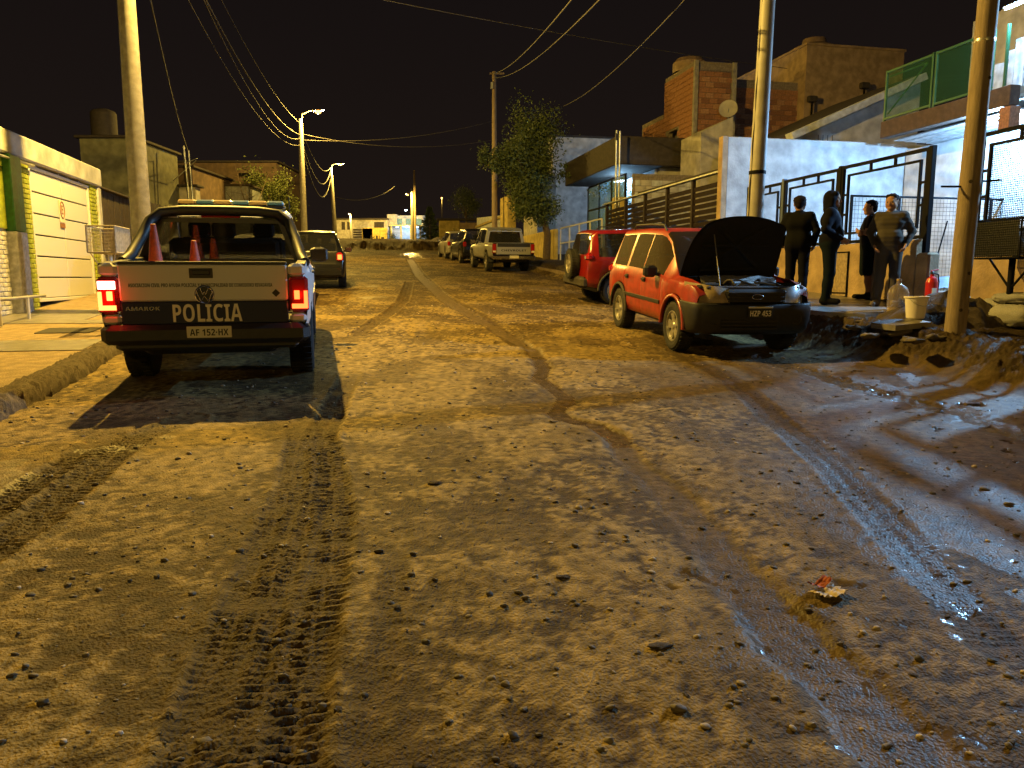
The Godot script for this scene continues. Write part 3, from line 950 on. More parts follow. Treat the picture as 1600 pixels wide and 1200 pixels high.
func plain_car(root, o):
	# hatchback or estate; o.tail is 1 upright, 0 sloping
	var L = o.len * .5; var wh = [[L - o.ro, .31], [-L + .78, .31]]
	var H = o.h; var w = o.w; var m = o.belt
	var mats = {"body": o.paint, "window": o.glass, "windscreen": o.glass, "rear_window": o.glass, "door": o.paint, "bonnet": o.paint, "tailgate": o.paint}
	var slope = lerpf(.55, .22, o.tail)
	var r = shell(root, [[L, .42, .62, .66, w * .90, w * .72], [L - .05, .34, m - .04, m + .02, w * .96, w * .78], [L - .10, .3, m, m + .06, w * .975, w * .78], [L - .10 - slope, .26, m + .01, H - .10, w, w * .70], [L - .25 - slope, .24, m, H - .03, w, w * .72], [L - 1.4, .22, m - .01, H, w, w * .73], [.15, .22, m - .03, H - .02, w, w * .72], [-.10, .22, m - .04, H - .08, w, w * .71], [-.95, .22, m - .07, m - .02, w, w * .80], [-L + .45, .26, m - .18, m - .12, w * .97, w * .78], [-L + .08, .3, m - .34, m - .30, w * .88, w * .7], [-L, .36, .50, .54, w * .78, w * .6]],
		wh, .375, [L - .72, .42 , -.72],
		func(z, hj, rt):
			var sd = "/r" if rt else "/l"
			if hj >= 9 and z < -.10 and z > -.95: return "windscreen"
			if hj >= 9 and z > L - .10 - slope and z < L - .10: return "rear_window"
			if hj >= 2 and z > L - .06 and hj < 12: return "tailgate"
			if (hj == 6 or hj == 7) and z < L - .2 - slope * .7 and z > -.6 and not (z < .46 and z > .38): return "window" + sd + ("1" if z > .42 else "2")
			if hj >= 8 and z < -.95: return "bonnet"
			if hj >= 1 and hj <= 4 and z < L - .72 and z > -.72: return "door" + sd + ("1" if z > .42 else "2")
			return "body", mats, {})
	var rc = MB.new(); cap(rc, r[1][0], Vector3(0, 0, 1)); put("rear_panel", rc, o.paint, root)
	var fc = MB.new(); cap(fc, r[1][-1], Vector3(0, 0, -1)); put("front_panel", fc, o.paint, root)
	wells(root, wh, .375, w)
	for k in wh:
		for sd in [-1, 1]: wheel(root, Vector3(sd * (w - .10), .31, k[0]), .31, .2, sd, "five", o.rimmat)
	bx(root, "rear_bumper", o.get("bumper", o.paint), Vector3(0, .44, L - .01), Vector3(w * 1.86, .22, .16), .06)
	bx(root, "underbody", M.plastic_black, Vector3(0, .28, 0), Vector3(w * 1.5, .12, o.len - .4))
	for sd in [-1, 1]:
		var tl = bx(root, "tail_lamp", o.lamp, Vector3(sd * w * .84, m - .10, L - .045), Vector3(.17, .24, .14), .04)
		if o.get("lit", false):
			bx(tl, "lamp_bulb", M.tail_glow, Vector3(sd * w * .84, m - .10, L + .027), Vector3(.11, .13, .01), .02)
		mirror(root, sd * w * .96, m - .02, -.62, M.plastic_black)
		seat(root, Vector3(sd * .34, .55, -.05))
	seat(root, Vector3(0, .55, .75), 1.1)
	if o.has("plate"): plate(root, o.plate, Vector3(0, .60, L + .075), Basis.IDENTITY, .36, .11)
	bx(root, "cabin_floor", M.cabin_dark, Vector3(0, .42, .2), Vector3(w * 1.8, .04, 2.6))
	return r

func suv(root, o):
	# compact sport utility car, tall tail with the spare wheel on it; o.burnt lifts the bonnet off the engine bay
	var wh = [[1.26, .335], [-1.22, .335]]
	var w = .865; var H = 1.66
	var burnt = o.burnt
	var mats = {"body": o.paint, "window": o.glass, "windscreen": o.glass, "rear_window": o.glass, "door": o.paint, "bonnet": o.paint, "wing": o.paint, "sill": M.plastic_dusty}
	var r = shell(root, [[1.96, .50, .70, .74, w * .90, w * .74], [1.93, .42, 1.00, 1.06, w * .95, w * .78], [1.91, .40, 1.02, 1.10, w * .965, w * .78], [1.80, .38, 1.03, H - .10, w * .985, w * .74], [1.66, .36, 1.03, H - .02, w, w * .755], [.6, .34, 1.02, H + .02, w, w * .74], [-.1, .34, 1.00, H + .01, w, w * .735], [-.30, .34, 1.0, H - .03, w, w * .73], [-.50, .34, .99, H - .14, w, w * .735], [-1.02, .34, .97, 1.03, w, w * .82], [-1.5, .37, .955, 1.0, w * .985, w * .80], [-1.78, .42, .90, .94, w * .95, w * .76], [-1.86, .46, .80, .84, w * .90, w * .70]],
		wh, .415, [.98, .18, -.72],
		func(z, hj, rt):
			var sd = "/r" if rt else "/l"
			if hj >= 9 and z < -.30 and z > -1.02: return "windscreen"
			if hj >= 9 and z > 1.80 and z < 1.91: return "rear_window"
			if (hj == 6 or hj == 7) and z < 1.68 and z > -.62:
				if (z < 1.02 and z > .93) or (z < .22 and z > .14): return "body"
				return "window" + sd + ("1" if z > .97 else ("2" if z > .18 else "3"))
			if hj >= 8 and z < -1.02: return "" if burnt else "bonnet"
			if hj <= 0: return "sill"
			if hj >= 1 and hj <= 4 and z < .98 and z > -.72: return "door" + sd + ("1" if z > .18 else "2")
			if z < -.72 and hj <= 7: return "wing" + sd
			return "body", mats, {})
	var rc = MB.new(); cap(rc, r[1][0], Vector3(0, 0, 1)); put("rear_panel", rc, o.paint, root)
	wells(root, wh, .415, w)
	for k in wh:
		for sd in [-1, 1]:
			wheel(root, Vector3(sd * (w - .105), k[1], k[0]), k[1], .215, sd, "five", M.alloy)
			var ar = MB.new()
			var pts = []
			for a in 15: pts.append(Vector3(sd * (w + .004), k[1] + sin(PI * a / 14.0) * .425, k[0] + cos(PI * a / 14.0) * .425))
			ar.tube(pts, .026, 6)
			put("arch_trim", ar, o.paint if k[0] < 0 and burnt else M.plastic_dusty, root)
	for sd in [-1, 1]:
		mirror(root, sd * w * .97, 1.0, -.50, M.plastic_black, Vector3(.2, .17, .13))
		bx(root, "rub_strip", M.plastic_black, Vector3(sd * (w + .010), .62, .12), Vector3(.022, .055, 1.66), .008)
		for q in [.84, .02]:
			var hd = bx(root, "door_handle", M.plastic_black, Vector3(sd * (w + .004), .90, q), Vector3(.02, .07, .14), .008)
			bx(hd, "handle_grip", o.paint if not burnt else M.plastic_black, Vector3(sd * (w + .022), .905, q), Vector3(.02, .03, .15), .008)
		var rl = MB.new()
		rl.tube([Vector3(sd * .60, H - .02, 1.35), Vector3(sd * .60, H + .06, 1.25), Vector3(sd * .60, H + .075, .5), Vector3(sd * .60, H + .06, -.05), Vector3(sd * .60, H - .03, -.18)], .016, 8)
		put("roof_rail", rl, M.plastic_black, root)
		seat(root, Vector3(sd * .34, .62, -.0))
	seat(root, Vector3(0, .62, .85), 1.1)
	bx(root, "cabin_floor", M.cabin_dark, Vector3(0, .45, .3), Vector3(w * 1.8, .04, 2.6))
	bx(root, "dashboard", M.cabin_dark, Vector3(0, .94, -.72), Vector3(1.35, .16, .4), .06)
	bx(root, "underbody", M.plastic_black, Vector3(0, .34, 0), Vector3(w * 1.5, .12, 3.3))
	# tail: bumper, lamps, spare wheel
	bx(root, "rear_bumper", M.plastic_dusty, Vector3(0, .50, 1.97), Vector3(w * 1.9, .24, .18), .06)
	for sd in [-1, 1]:
		var tl = bx(root, "tail_lamp", M.lamp_red_off, Vector3(sd * w * .86, 1.06 if not burnt else .98, 1.88), Vector3(.24, .17, .17), .05)
		bx(tl, "clear_lens", M.headlight_clear, Vector3(sd * w * .86, 1.05, 1.968), Vector3(.10, .06, .006))
	var sp = wheel(root, Vector3(.0, .88, 2.06), .335, .2, 1, "five", M.alloy_dull)
	sp.name = "spare_wheel"
	sp.rotation.y = -PI / 2

func burnt_suv():
	var B = on_road(PI - .045)
	var root = thing("burnt_suv", "red sport utility car with scorched front and raised sooty bonnet", "car", W(11.05, 5.28, -.01), B)
	suv(root, {"paint": M.red_dusty, "glass": M.glass_dusty, "burnt": true})
	# front end
	var bp = MB.new(); var BP = []
	for q in [[.70, .10], [.705, .03], [.69, .0], [.60, -.012], [.48, .0], [.42, .02], [.36, .03], [.30, .08], [.29, .16]]:
		var row = []
		for j in 33:
			var a = j / 16.0 - 1.0
			var x = sin(a * PI * .5) * (.875 - q[1] * .35)
			var zz = -2.0 + .10 * a * a + .42 * pow(absf(a), 7.0) + q[1]
			row.append(Vector3(x, q[0] + .02 * a * a, zz))
		BP.append(row)
	bp.grid(BP)
	put("bumper", bp, M.plastic_black, root)
	for k in 3: bx(root, "air_intake_bar", M.plastic_dusty, Vector3(.1, .385 + k * .05, -2.0), Vector3(.78, .016, .03), .004)
	for sd in [-1, 1]:
		var fl = MB.new()
		fl.lathe(Vector3(sd * .58, .50, -1.97), Vector3.FORWARD, [[.075, -.02], [.075, .006], [.062, .008], [.05, -.01], [.001, -.014]], 20)
		put("fog_lamp", fl, M.plastic_dusty, root)
	var gr = bx(root, "grille", M.plastic_black, Vector3(0, .80, -1.90), Vector3(.86, .19, .10), .03)
	for k in 3: bx(gr, "grille_slat", M.plastic_dusty, Vector3(0, .74 + k * .055, -1.955), Vector3(.80, .016, .02), .004)
	var ov = MB.new()
	var ring = []
	for k in 25: ring.append(Vector3(cos(TAU * k / 24) * .075, .80 + sin(TAU * k / 24) * .032, -1.975))
	ov.tube(ring, .007, 6, false)
	put("oval_badge", ov, M.chrome, gr)
	for sd in [-1, 1]:
		var hm = MB.new()
		var P = []
		for i in 7:
			var row = []
			for j in 9:
				var a = j / 8.0; var b = i / 6.0
				var x = lerpf(.37, .84, a); var y = lerpf(lerpf(.73, .70, a), lerpf(.90, .975, a), b)
				var bulge = sin(PI * a) * sin(PI * b) * .03
				row.append(Vector3(sd * x, y, -1.96 - bulge + .34 * a * a * a + .09 * b))
			P.append(row)
		hm.grid(P, sd > 0)
		# car's own left (+x after the turn it lies at the picture's left)
		put("headlight", hm, M.headlight_scorched if sd > 0 else M.headlight_clear, root)
		var cheek = MB.new()
		var Q = [[], []]
		for j in 9:
			Q[0].append(P[0][j] + Vector3(0, -.1, .01)); Q[1].append(P[0][j])
		cheek.grid(Q, sd > 0)
		put("headlight_surround", cheek, M.plastic_black, root)
	plate(root, "HZP 453", Vector3(-.02, .60, -2.042), Basis(Vector3.UP, PI), .34, .13, true)
	# engine bay
	bx(root, "engine_bay_floor", M.soot, Vector3(0, .62, -1.42), Vector3(1.5, .04, .86))
	bx(root, "firewall", M.soot, Vector3(0, .82, -1.03), Vector3(1.5, .36, .05), .01)
	for sd in [-1, 1]: bx(root, "inner_wing", M.soot, Vector3(sd * .70, .80, -1.4), Vector3(.12, .28, .8), .03)
	bx(root, "radiator_support", M.burnt_metal, Vector3(0, .90, -1.82), Vector3(1.3, .06, .06), .015)
	var en = Node3D.new(); en.name = "engine"; root.add_child(en, true)
	bx(en, "engine_block", M.burnt_metal, Vector3(-.05, .76, -1.42), Vector3(.52, .30, .44), .05, Basis(Vector3.UP, .05))
	bx(en, "valve_cover", M.ash_metal, Vector3(-.05, .935, -1.40), Vector3(.44, .07, .24), .03, Basis(Vector3.UP, .08))
	bx(en, "battery", M.soot, Vector3(.46, .85, -1.5), Vector3(.24, .2, .2), .02)
	bx(en, "air_box", M.ash_metal, Vector3(-.46, .86, -1.45), Vector3(.26, .14, .3), .04, Basis(Vector3.UP, .2))
	for k in 9:
		var hose = MB.new()
		var a = Vector3(rng.randf_range(-.6, .6), rng.randf_range(.88, .95), rng.randf_range(-1.75, -1.1)); var b = Vector3(rng.randf_range(-.6, .6), rng.randf_range(.88, .95), rng.randf_range(-1.75, -1.1))
		var pts = []
		for i in 7: pts.append(a.lerp(b, i / 6.0) + Vector3(0, .05 * sin(PI * i / 6.0) + rng.randf_range(-.01, .01), rng.randf_range(-.015, .015)))
		hose.tube(pts, rng.randf_range(.008, .02), 6)
		put("hose", hose, M.burnt_metal if k % 3 else M.ash_metal, en)
	# crumpled sheet of insulation over the back of the engine bay
	var ins = MB.new(); var G = []
	for i in 9:
		var row = []
		for j in 25:
			var x = lerpf(-.62, .5, j / 24.0)
			row.append(Vector3(x, .965 + .075 * sin(PI * i / 8.0) * (1.0 - .5 * x * x) + .022 * nb.get_noise_2d(x * 3.0, i * .35) - .02 * i / 8.0, -1.08 - .22 * i / 8.0))
		G.append(row)
	ins.grid(G)
	put("insulation_sheet", ins, M.ash_metal, root)
	# the lifted bonnet: skin, sooty lining with ribs, prop
	var hood = Node3D.new(); hood.name = "raised_bonnet"; root.add_child(hood, true)
	hood.position = Vector3(0, 1.01, -1.00); hood.rotation.x = -deg_to_rad(-64.0)
	var sk = MB.new(); var Sx = []; var Lx = []
	for i in 11:
		var d = i / 10.0
		var row = []; var row2 = []
		for j in 17:
			var a = j / 8.0 - 1.0
			var half = lerpf(.71, .60, d * d) * (1.0 - .06 * pow(d, 8.0))
			var y = .045 * (1.0 - a * a * a * a) - .10 * d * d * d - .03 * pow(absf(a), 6.0)
			var zz = -(.95 - .10 * a * a * d) * d
			row.append(Vector3(a * half, y, zz)); row2.append(Vector3(a * half * .97, y - .035 + .012 * nb.get_noise_2d(a * 2.0, d * 3.0), zz * .985 - .004))
		Sx.append(row); Lx.append(row2)
	sk.grid(Sx); put("bonnet_skin", sk, M.soot, hood)
	var li = MB.new(); li.grid(Lx, true); put("bonnet_lining", li, M.soot, hood)
	for q in [[-.4, -.15, .35, -.8], [.4, -.15, -.35, -.8], [-.5, -.5, .5, -.5], [-.45, -.12, .45, -.12]]:
		var rb = MB.new()
		rb.tube([Vector3(q[0], -.005, q[1]), Vector3((q[0] + q[2]) * .5, -.02, (q[1] + q[3]) * .5 ), Vector3(q[2], -.045, q[3])], .028, 6)
		put("bonnet_rib", rb, M.soot, hood)
	rodp(root, "bonnet_prop", M.ash_metal, Vector3(.42, .92, -1.74), Vector3(.36, 1.62, -1.30), .007)

func red_suv():
	var root = thing("red_suv", "glossy red sport utility car with spare wheel on its tail before slatted fence", "car", W(16.9, 7.05, -.01), on_road(-PI / 2 - .02))
	suv(root, {"paint": M.red_paint, "glass": M.glass_dark, "burnt": false})
	bx(root, "bumper", M.plastic_black, Vector3(0, .55, -1.86), Vector3(1.6, .3, .16), .06)
	bx(root, "grille", M.plastic_black, Vector3(0, .76, -1.88), Vector3(1.0, .14, .06), .02)
	for sd in [-1, 1]: bx(root, "headlight", M.headlight_clear, Vector3(sd * .62, .80, -1.83), Vector3(.34, .16, .12), .04)

func parked_cars():
	silver_pickup()
	burnt_suv()
	red_suv()
	var a = thing("silver_hatchback", "small silver hatchback parked between the police pickup and the black car", "car", W(17.9, -1.72, 0), on_road(.0))
	plain_car(a, {"paint": M.car_silver, "glass": M.glass_dark, "len": 3.6, "ro": .66, "h": 1.46, "w": .80, "belt": .92, "tail": 1.0, "rimmat": M.alloy_dull, "lamp": M.lamp_red_off, "lit": true})
	var b = thing("black_hatchback", "glossy black car with red tail lamp parked at the left kerb", "car", W(22.9, -.98, 0), on_road(.0))
	plain_car(b, {"paint": M.car_black, "glass": M.glass_dark, "len": 4.0, "ro": .72, "h": 1.52, "w": .86, "belt": .95, "tail": .7, "rimmat": M.alloy_dull, "lamp": M.lamp_red_off, "lit": true})
	var c = thing("dark_suv", "dark sport utility car parked ahead of the silver pickup", "car", W(38.9, 6.15, 0), on_road(.02))
	plain_car(c, {"paint": M.car_black, "glass": M.glass_dark, "len": 4.3, "ro": .8, "h": 1.66, "w": .88, "belt": 1.02, "tail": 1.0, "rimmat": M.alloy_dull, "lamp": M.lamp_red_off, "plate": ""})
	var d = thing("pale_hatchback", "pale silver car parked farthest up the row of cars", "car", W(44.2, 6.05, 0), on_road(.02))
	plain_car(d, {"paint": M.car_grey, "glass": M.glass_dark, "len": 4.1, "ro": .75, "h": 1.52, "w": .84, "belt": .95, "tail": .8, "rimmat": M.alloy_dull, "lamp": M.lamp_red_off, "plate": ""})

# ---- street furniture, buildings ----
func onT(u, v, t):
	var r = ray(u, v)
	var p = Vector3(0, EYE, 0) + r * (t / (-r.x * SDZ + r.z * SDX))
	return Vector3(p.x * SDX + p.z * SDZ, t, p.y)
func onS(u, v, s):
	var r = ray(u, v)
	var p = Vector3(0, EYE, 0) + r * (s / (r.x * SDX + r.z * SDZ))
	return Vector3(s, -p.x * SDZ + p.z * SDX, p.y)
# in a node made with frame(): local x = t, y = height above the datum, z = -s
func L(s, t, y): return Vector3(t, y, -s)
func framed(called, label, category, group = ""):
	return thing(called, label, category, Vector3.ZERO, SB(), group)

var sodium = Color(1.0, .815, .36)
func street_lamp(label, base, top_y, head, energy, r0, group, lean = Vector3.ZERO, material = null):
	# base on the ground, pole up to top_y, arm out to the lamp head (world positions)
	var root = thing("street_lamp", label, "street lamp", base, Basis.IDENTITY, group)
	var top = Vector3(0, top_y - base.y, 0) + lean
	var mb = MB.new()
	mb.tube([Vector3(0, -.3, 0), top * .35, top * .7, top], [r0, r0 * .9, r0 * .78, r0 * .66], 18)
	put("pole", mb, material if material else M.concrete_pole, root)
	var hd = head - base
	var dir = (hd - top); dir.y = 0
	dir = dir.normalized()
	var ar = MB.new()
	var rise = maxf(hd.y - top.y, .15)
	ar.tube([top + Vector3(0, -.5, 0) + dir * r0 * .6, top + dir * (r0 * .6), top + dir * .12 + Vector3(0, rise * .7, 0), top.lerp(hd, .5) + Vector3(0, rise * .5 + .02, 0), hd + Vector3(0, .05, 0) - dir * .15], .032, 8)
	put("arm", ar, M.metal_pole, root)
	var b = Basis(dir.cross(Vector3.UP), Vector3.UP, -dir)
	var hm = MB.new()
	var P = []
	for i in 7:
		var row = []
		var f = i / 6.0
		var w = .15 * sin(PI * (f * .86 + .10)) + .02
		for j in 9:
			var a = PI * j / 8.0
			row.append(hd + b * Vector3(cos(a) * w, -.015 + sin(a) * .10 * (1.0 - f * .5), .30 - f * .60))
		P.append(row)
	hm.grid(P, true)
	put("lamp_head", hm, M.metal_pole, root)
	var bm = MB.new()
	P = []
	for i in 9:
		var row = []
		for j in 15:
			var th = PI * i / 8.0; var ph = TAU * j / 14.0
			row.append(hd + b * Vector3(sin(th) * cos(ph) * .12, -.05 + cos(th) * .10, sin(th) * sin(ph) * .17))
		P.append(row)
	bm.grid(P)
	put("lamp_bulb", bm, M.sodium_glow, root)
	omni(root, "lamp_light", hd + Vector3(0, -.05, 0), sodium, energy, .07, 90.0)
	return root

func catenary(a, b, sag, n = 18):
	var pts = []
	for i in n + 1:
		var f = float(i) / n
		pts.append(a.lerp(b, f) - Vector3(0, sag * 4.0 * f * (1.0 - f), 0))
	return pts

func wire(label, a, b, sag, r = .012):
	var mb = MB.new()
	mb.tube(catenary(a, b, sag), r, 5, false)
	single("overhead_cable", label, "cable", mb, M.cable)

func brick_face(parent, called, o, ux, uy, wid, hgt, bw, bh, depth, mats, most = 300, skip = null):
	# courses of single bricks laid proud of the wall behind them
	var out = ux.cross(uy).normalized()
	var meshes = []
	for k in 3:
		var mb = MB.new()
		mb.box(Vector3.ZERO, Vector3(bw - .014, bh - .014, depth), Basis.IDENTITY, .006)
		meshes.append(mb.mesh())
	var hm = MB.new(); hm.box(Vector3.ZERO, Vector3(bw * .5 - .014, bh - .014, depth), Basis.IDENTITY, .006)
	var half = hm.mesh()
	var rest = MB.new()
	var n = 0
	var b = Basis(ux, uy, out)
	var rows = int(hgt / bh)
	for i in rows:
		var x = 0.0 if i % 2 == 0 else -bw * .5
		while x < wid - .02:
			var x0 = maxf(x, 0.0); var x1 = minf(x + bw, wid)
			var w = x1 - x0
			var c = Vector2((x0 + x1) * .5, (i + .5) * bh)
			x += bw
			if w < bw * .3: continue
			if skip and skip.call(c): continue
			var p = o + ux * c.x + uy * c.y + out * (depth * .5 + rng.randf_range(-.004, .004))
			if n < most:
				var m = MeshInstance3D.new()
				m.name = called
				m.mesh = half if w < bw * .75 else meshes[i % 3]
				m.material_override = mats[rng.randi() % mats.size()]
				parent.add_child(m, true)
				m.transform = Transform3D(b * Basis.from_scale(Vector3(w / bw if w >= bw * .75 else w / (bw * .5), 1, 1)), p)
				n += 1
			else:
				rest.box(p, Vector3(w - .014, bh - .014, depth), b)
	if rest.v.size():
		var o2 = put(called + "_rest", rest, mats[0], parent)
		o2.set_meta("kind", "stuff")

func left_side():
	# raised pavement with kerb
	var mb = MB.new()
	var rows = []
	for i in 60:
		var s = 1.0 + i * .6
		var row = []
		for j in 8:
			var t = -3.12 - j * .36
			row.append(W(s, t, .13 + .004 * nb.get_noise_2d(s, t)))
		rows.append(row)
	mb.grid(rows, true)
	for v in mb.n.size():
		if mb.n[v].y < 0.0: mb.n[v] = -mb.n[v]
	var pv = struct("pavement", mb, M.sand)
	# concrete walkway strips, set a little above the sand
	for q in [[9.85, 10.75, -3.16, -5.55], [12.6, 14.6, -4.1, -5.5], [12.55, 13.0, -3.16, -4.1]]:
		var sm = MB.new()
		sm.prism([Vector2(q[2], q[0]), Vector2(q[3], q[0]), Vector2(q[3], q[1]), Vector2(q[2], q[1])], W(0, 0, .140), Vector3(-SDZ, 0, SDX), Vector3(SDX, GR, SDZ), Vector3.UP, .08)
		put("concrete_strip", sm, M.wet_concrete, pv)
	var cv = MB.new()
	cv.prism([Vector2(-3.55, 11.45), Vector2(-4.25, 11.45), Vector2(-4.25, 12.0), Vector2(-3.55, 12.0)], W(0, 0, .143), Vector3(-SDZ, 0, SDX), Vector3(SDX, GR, SDZ), Vector3.UP, .05)
	single("utility_cover", "dark rectangular utility cover set in the sandy pavement", "cover", cv, M.plastic_dusty)
	# kerb: rough cast, worn round
	var kb = MB.new()
	rows = []
	var n = FastNoiseLite.new(); n.seed = 77; n.frequency = 13.0; n.fractal_octaves = 4
	for i in 1100:
		var s = 2.0 + i * .03
		var row = []
		for q in [[-2.84, -.10], [-2.85, -.02], [-2.87, .05], [-2.90, .105], [-2.95, .135], [-3.01, .145], [-3.07, .145], [-3.13, .14], [-3.16, .09]]:
			var d = n.get_noise_3d(s, q[0] * 2.0, q[1] * 2.0) * .06
			row.append(W(s, q[0] + d * .6 + .02 * na.get_noise_2d(s, 9.0), q[1] + d))
		rows.append(row)
	kb.grid(rows, true)
	struct("kerb", kb, M.kerb_stone)
	# painted garage front
	var g = framed("garage_building", "garage front painted white, green and lime with a white sheet gate", "building")
	var X = -5.5
	bx(g, "wall", M.white_brick_paint, L(11.6, X - .15, 2.2), Vector3(.3, 3.6, 5.0))
	bx(g, "back_wall", M.plaster_pale, L(16.0, X - 4.0, 2.2), Vector3(.2, 3.6, 9.0))
	bx(g, "side_wall", M.plaster_pale, L(19.0, X - 2.2, 2.4), Vector3(3.8, 3.2, .2))
	bx(g, "roof", M.sheet_metal, L(14.4, X - 2.3, 3.93), Vector3(3.9, .06, 9.3), 0, Basis(Vector3.BACK, .03))
	bx(g, "beam", M.plaster_white, L(14.1, X - .06, 3.80), Vector3(.36, .40, 9.6), .03)
	bx(g, "green_pillar", M.green_paint, L(14.27, X + .04, 2.98), Vector3(.22, 1.24, .44), .015)
	bx(g, "white_pillar", M.white_brick_paint, L(14.27, X + .045, 1.62), Vector3(.23, 1.48, .44), .015)
	for q in [[14.5, .52, 1.0], [18.25, .42, 1.1]]:
		bx(g, "pillar_core", M.lime_paint, L(q[0] + q[1] * .5, X - .12, 2.32), Vector3(.30, 2.64, q[1]))
		brick_face(g, "brick", L(q[0], X + .032, q[2]), Vector3(0, 0, -1), Vector3.UP, q[1], 2.6, .26, .085, .035, [M.lime_paint, M.lime_paint2])
	brick_face(g, "white_brick", L(11.9, X + .0, 1.0), Vector3(0, 0, -1), Vector3.UP, 2.14, 1.4, .26, .075, .02, [M.white_brick_paint, M.white_paint])
	bx(g, "lime_wall", M.lime_paint, L(12.9, X + .012, 3.0), Vector3(.03, 1.2, 2.3))
	bx(g, "pale_edge", M.plaster_white, L(18.80, X - .08, 2.35), Vector3(.34, 2.5, .22), .02)
	# gate of white sheet panels in a frame
	var gt = Node3D.new(); gt.name = "gate"; g.add_child(gt, true)
	for z in [15.09, 18.17]: bx(gt, "frame_post", M.gate_paint, L(z, X + .02, 2.36), Vector3(.06, 2.34, .06), .006)
	for y in [1.20, 3.53]: bx(gt, "frame_rail", M.gate_paint, L(16.63, X + .02, y), Vector3(.06, .06, 3.14), .006)
	for k in 6:
		for h in 2:
			var y0 = 1.235 + k * .378
			bx(gt, "panel", M.gate_paint, L(15.89 + h * 1.49, X + .012, y0 + .185), Vector3(.022, .352, 1.465), .006)
	bx(gt, "backing", M.iron_black, L(16.63, X - .015, 2.36), Vector3(.01, 2.3, 3.05))
	for z in [15.5, 16.6, 17.1, 17.7]: rodp(gt, "strut", M.gate_paint, L(z, X + .02, 3.55), L(z + rng.randf_range(-.25, .15), X - .02, 3.64 + .1), .014)
	for k in 12: bx(g, "window_bar", M.sheet_metal, L(15.2 + k * .26, X - .22, 3.62), Vector3(.02, .22, .09))
	rodp(g, "conduit", M.galvanised, L(12.0, X + .14, 3.50), L(15.1, X + .12, 3.545), .022)
	# no parking sign, letter E in a ring
	var sg = framed("parking_sign", "oval no parking sign with a letter E on the white gate", "sign")
	var sp = L(16.55, X + .035, 2.88)
	var sb = Basis(Vector3.UP, PI / 2)
	bx(sg, "plate", M.plate_white, sp, Vector3(.012, .42, .27), .004)
	var rg = MB.new(); var ring = []
	for k in 29: ring.append(sp + Vector3(.008, .03 + sin(TAU * k / 28) * .155, -cos(TAU * k / 28) * .11))
	rg.tube(ring, .012, 6, false)
	put("ring", rg, M.sign_brown, sg)
	text(sg, "lettering", "E", .17, .004, M.sign_brown, sp + Vector3(.008, .03, 0), sb, .10, 800)
	bx(sg, "lower_plate", M.sign_brown, sp + Vector3(0, -.27, 0), Vector3(.012, .09, .24), .003)
	# low rail on the pavement
	var lr = framed("pipe_rail", "low pale pipe rail beside the white brick wall", "rail")
	for z in [12.2, 13.2]: rodp(lr, "post", M.gate_paint, L(z, -4.95, .9), L(z, -4.95, 1.30), .024)
	rodp(lr, "top_rail", M.metal_pole, L(10.6, -4.95, 1.27), L(13.9, -4.95, 1.31), .024)
	# rubbish basket on a post
	var bk = framed("rubbish_basket", "pale wire rubbish basket on a post by the police pickup", "basket")
	var c = L(11.9, -3.35, 2.13)
	rodp(bk, "post", M.gate_paint, Vector3(c.x, .8, c.z), c + Vector3(0, -.2, 0), .028)
	wire_box(bk, c, Vector3(.36, .36, .72), M.basket_iron, .045)
	for sx in [-1, 1]:
		for sz in [-1, 1]: rodp(bk, "strut", M.basket_iron, c + Vector3(sx * .16, -.18, sz * .33), c + Vector3(0, -.62, 0), .009)
	bx(bk, "end_sheet", M.basket_iron, c + Vector3(.0, 0, -.361), Vector3(.36, .36, .004))
	bx(bk, "side_sheet", M.basket_iron, c + Vector3(.181, 0, -.02), Vector3(.003, .34, .68))
	# tall board fence
	var f = framed("board_fence", "tall dark brown board fence next to the garage", "fence")
	var s = 18.95
	while s < 27.0:
		bx(f, "board", M.dark_wood, L(s, X - .25 + rng.randf_range(-.01, .01), 2.40 + .03 * (s - 19) + rng.randf_range(-.02, .02)), Vector3(.025, 2.5, .155), .004)
		s += .165
	for y in [1.7, 3.2]: bx(f, "rail", M.dark_wood, L(23, X - .29, y + .1), Vector3(.05, .09, 8.1))
	bx(f, "top_board", M.dark_wood, L(21, X - .22, 3.70), Vector3(.20, .04, 4.2))
	# houses behind
	house_block("pale_house", "pale green house wall with flat roof behind the garage", M.plaster_green, 124, 216, 205, 275, 30.0, 4.0)
	house_block("brown_shed", "brown shed roof beyond the board fence", M.plaster_brown, 200, 262, 300, 300, 36.0, 5.0)
	house_block("long_house", "long low brown house with two wall vents", M.plaster_brown, 268, 254, 432, 330, 46.0, 6.0)
	house_block("grey_shed", "grey blue corrugated shed among the left houses", M.sheet_metal, 238, 291, 388, 345, 40.0, 4.0)
	house_block("low_wall_house", "plastered low wall with uneven top among left yards", M.plaster_pale, 205, 292, 305, 340, 34.0, .5)
	var vt = get_node("long_house")
	for u in [322, 383]: bx(vt, "vent", M.iron_black, vt.to_local(at(u, 273, 45.98)), Vector3(.7, .2, .04))
	var tk = MB.new()
	var tp = at(164, 215, 31.0)
	tk.lathe(Vector3.ZERO, Vector3.UP, [[.45, 0], [.48, .05], [.48, .9], [.42, 1.0], [.2, 1.08], [.001, 1.1]], 20)
	single("water_tank", "dark round water tank on the pale house roof", "tank", tk, M.roof_dark, tp)
	# bent steel mast of the service drop
	var ms = thing("service_mast", "twin steel service mast with brackets behind the board fence", "mast", at(300, 330, 33.0))
	rodp(ms, "mast_pipe", M.galvanised, Vector3(0, -1.6, 0), Vector3(-.2, 2.7, 0), .035)
	rodp(ms, "mast_pipe", M.galvanised, Vector3(.12, -1.6, 0), Vector3(.0, 2.5, 0), .03)
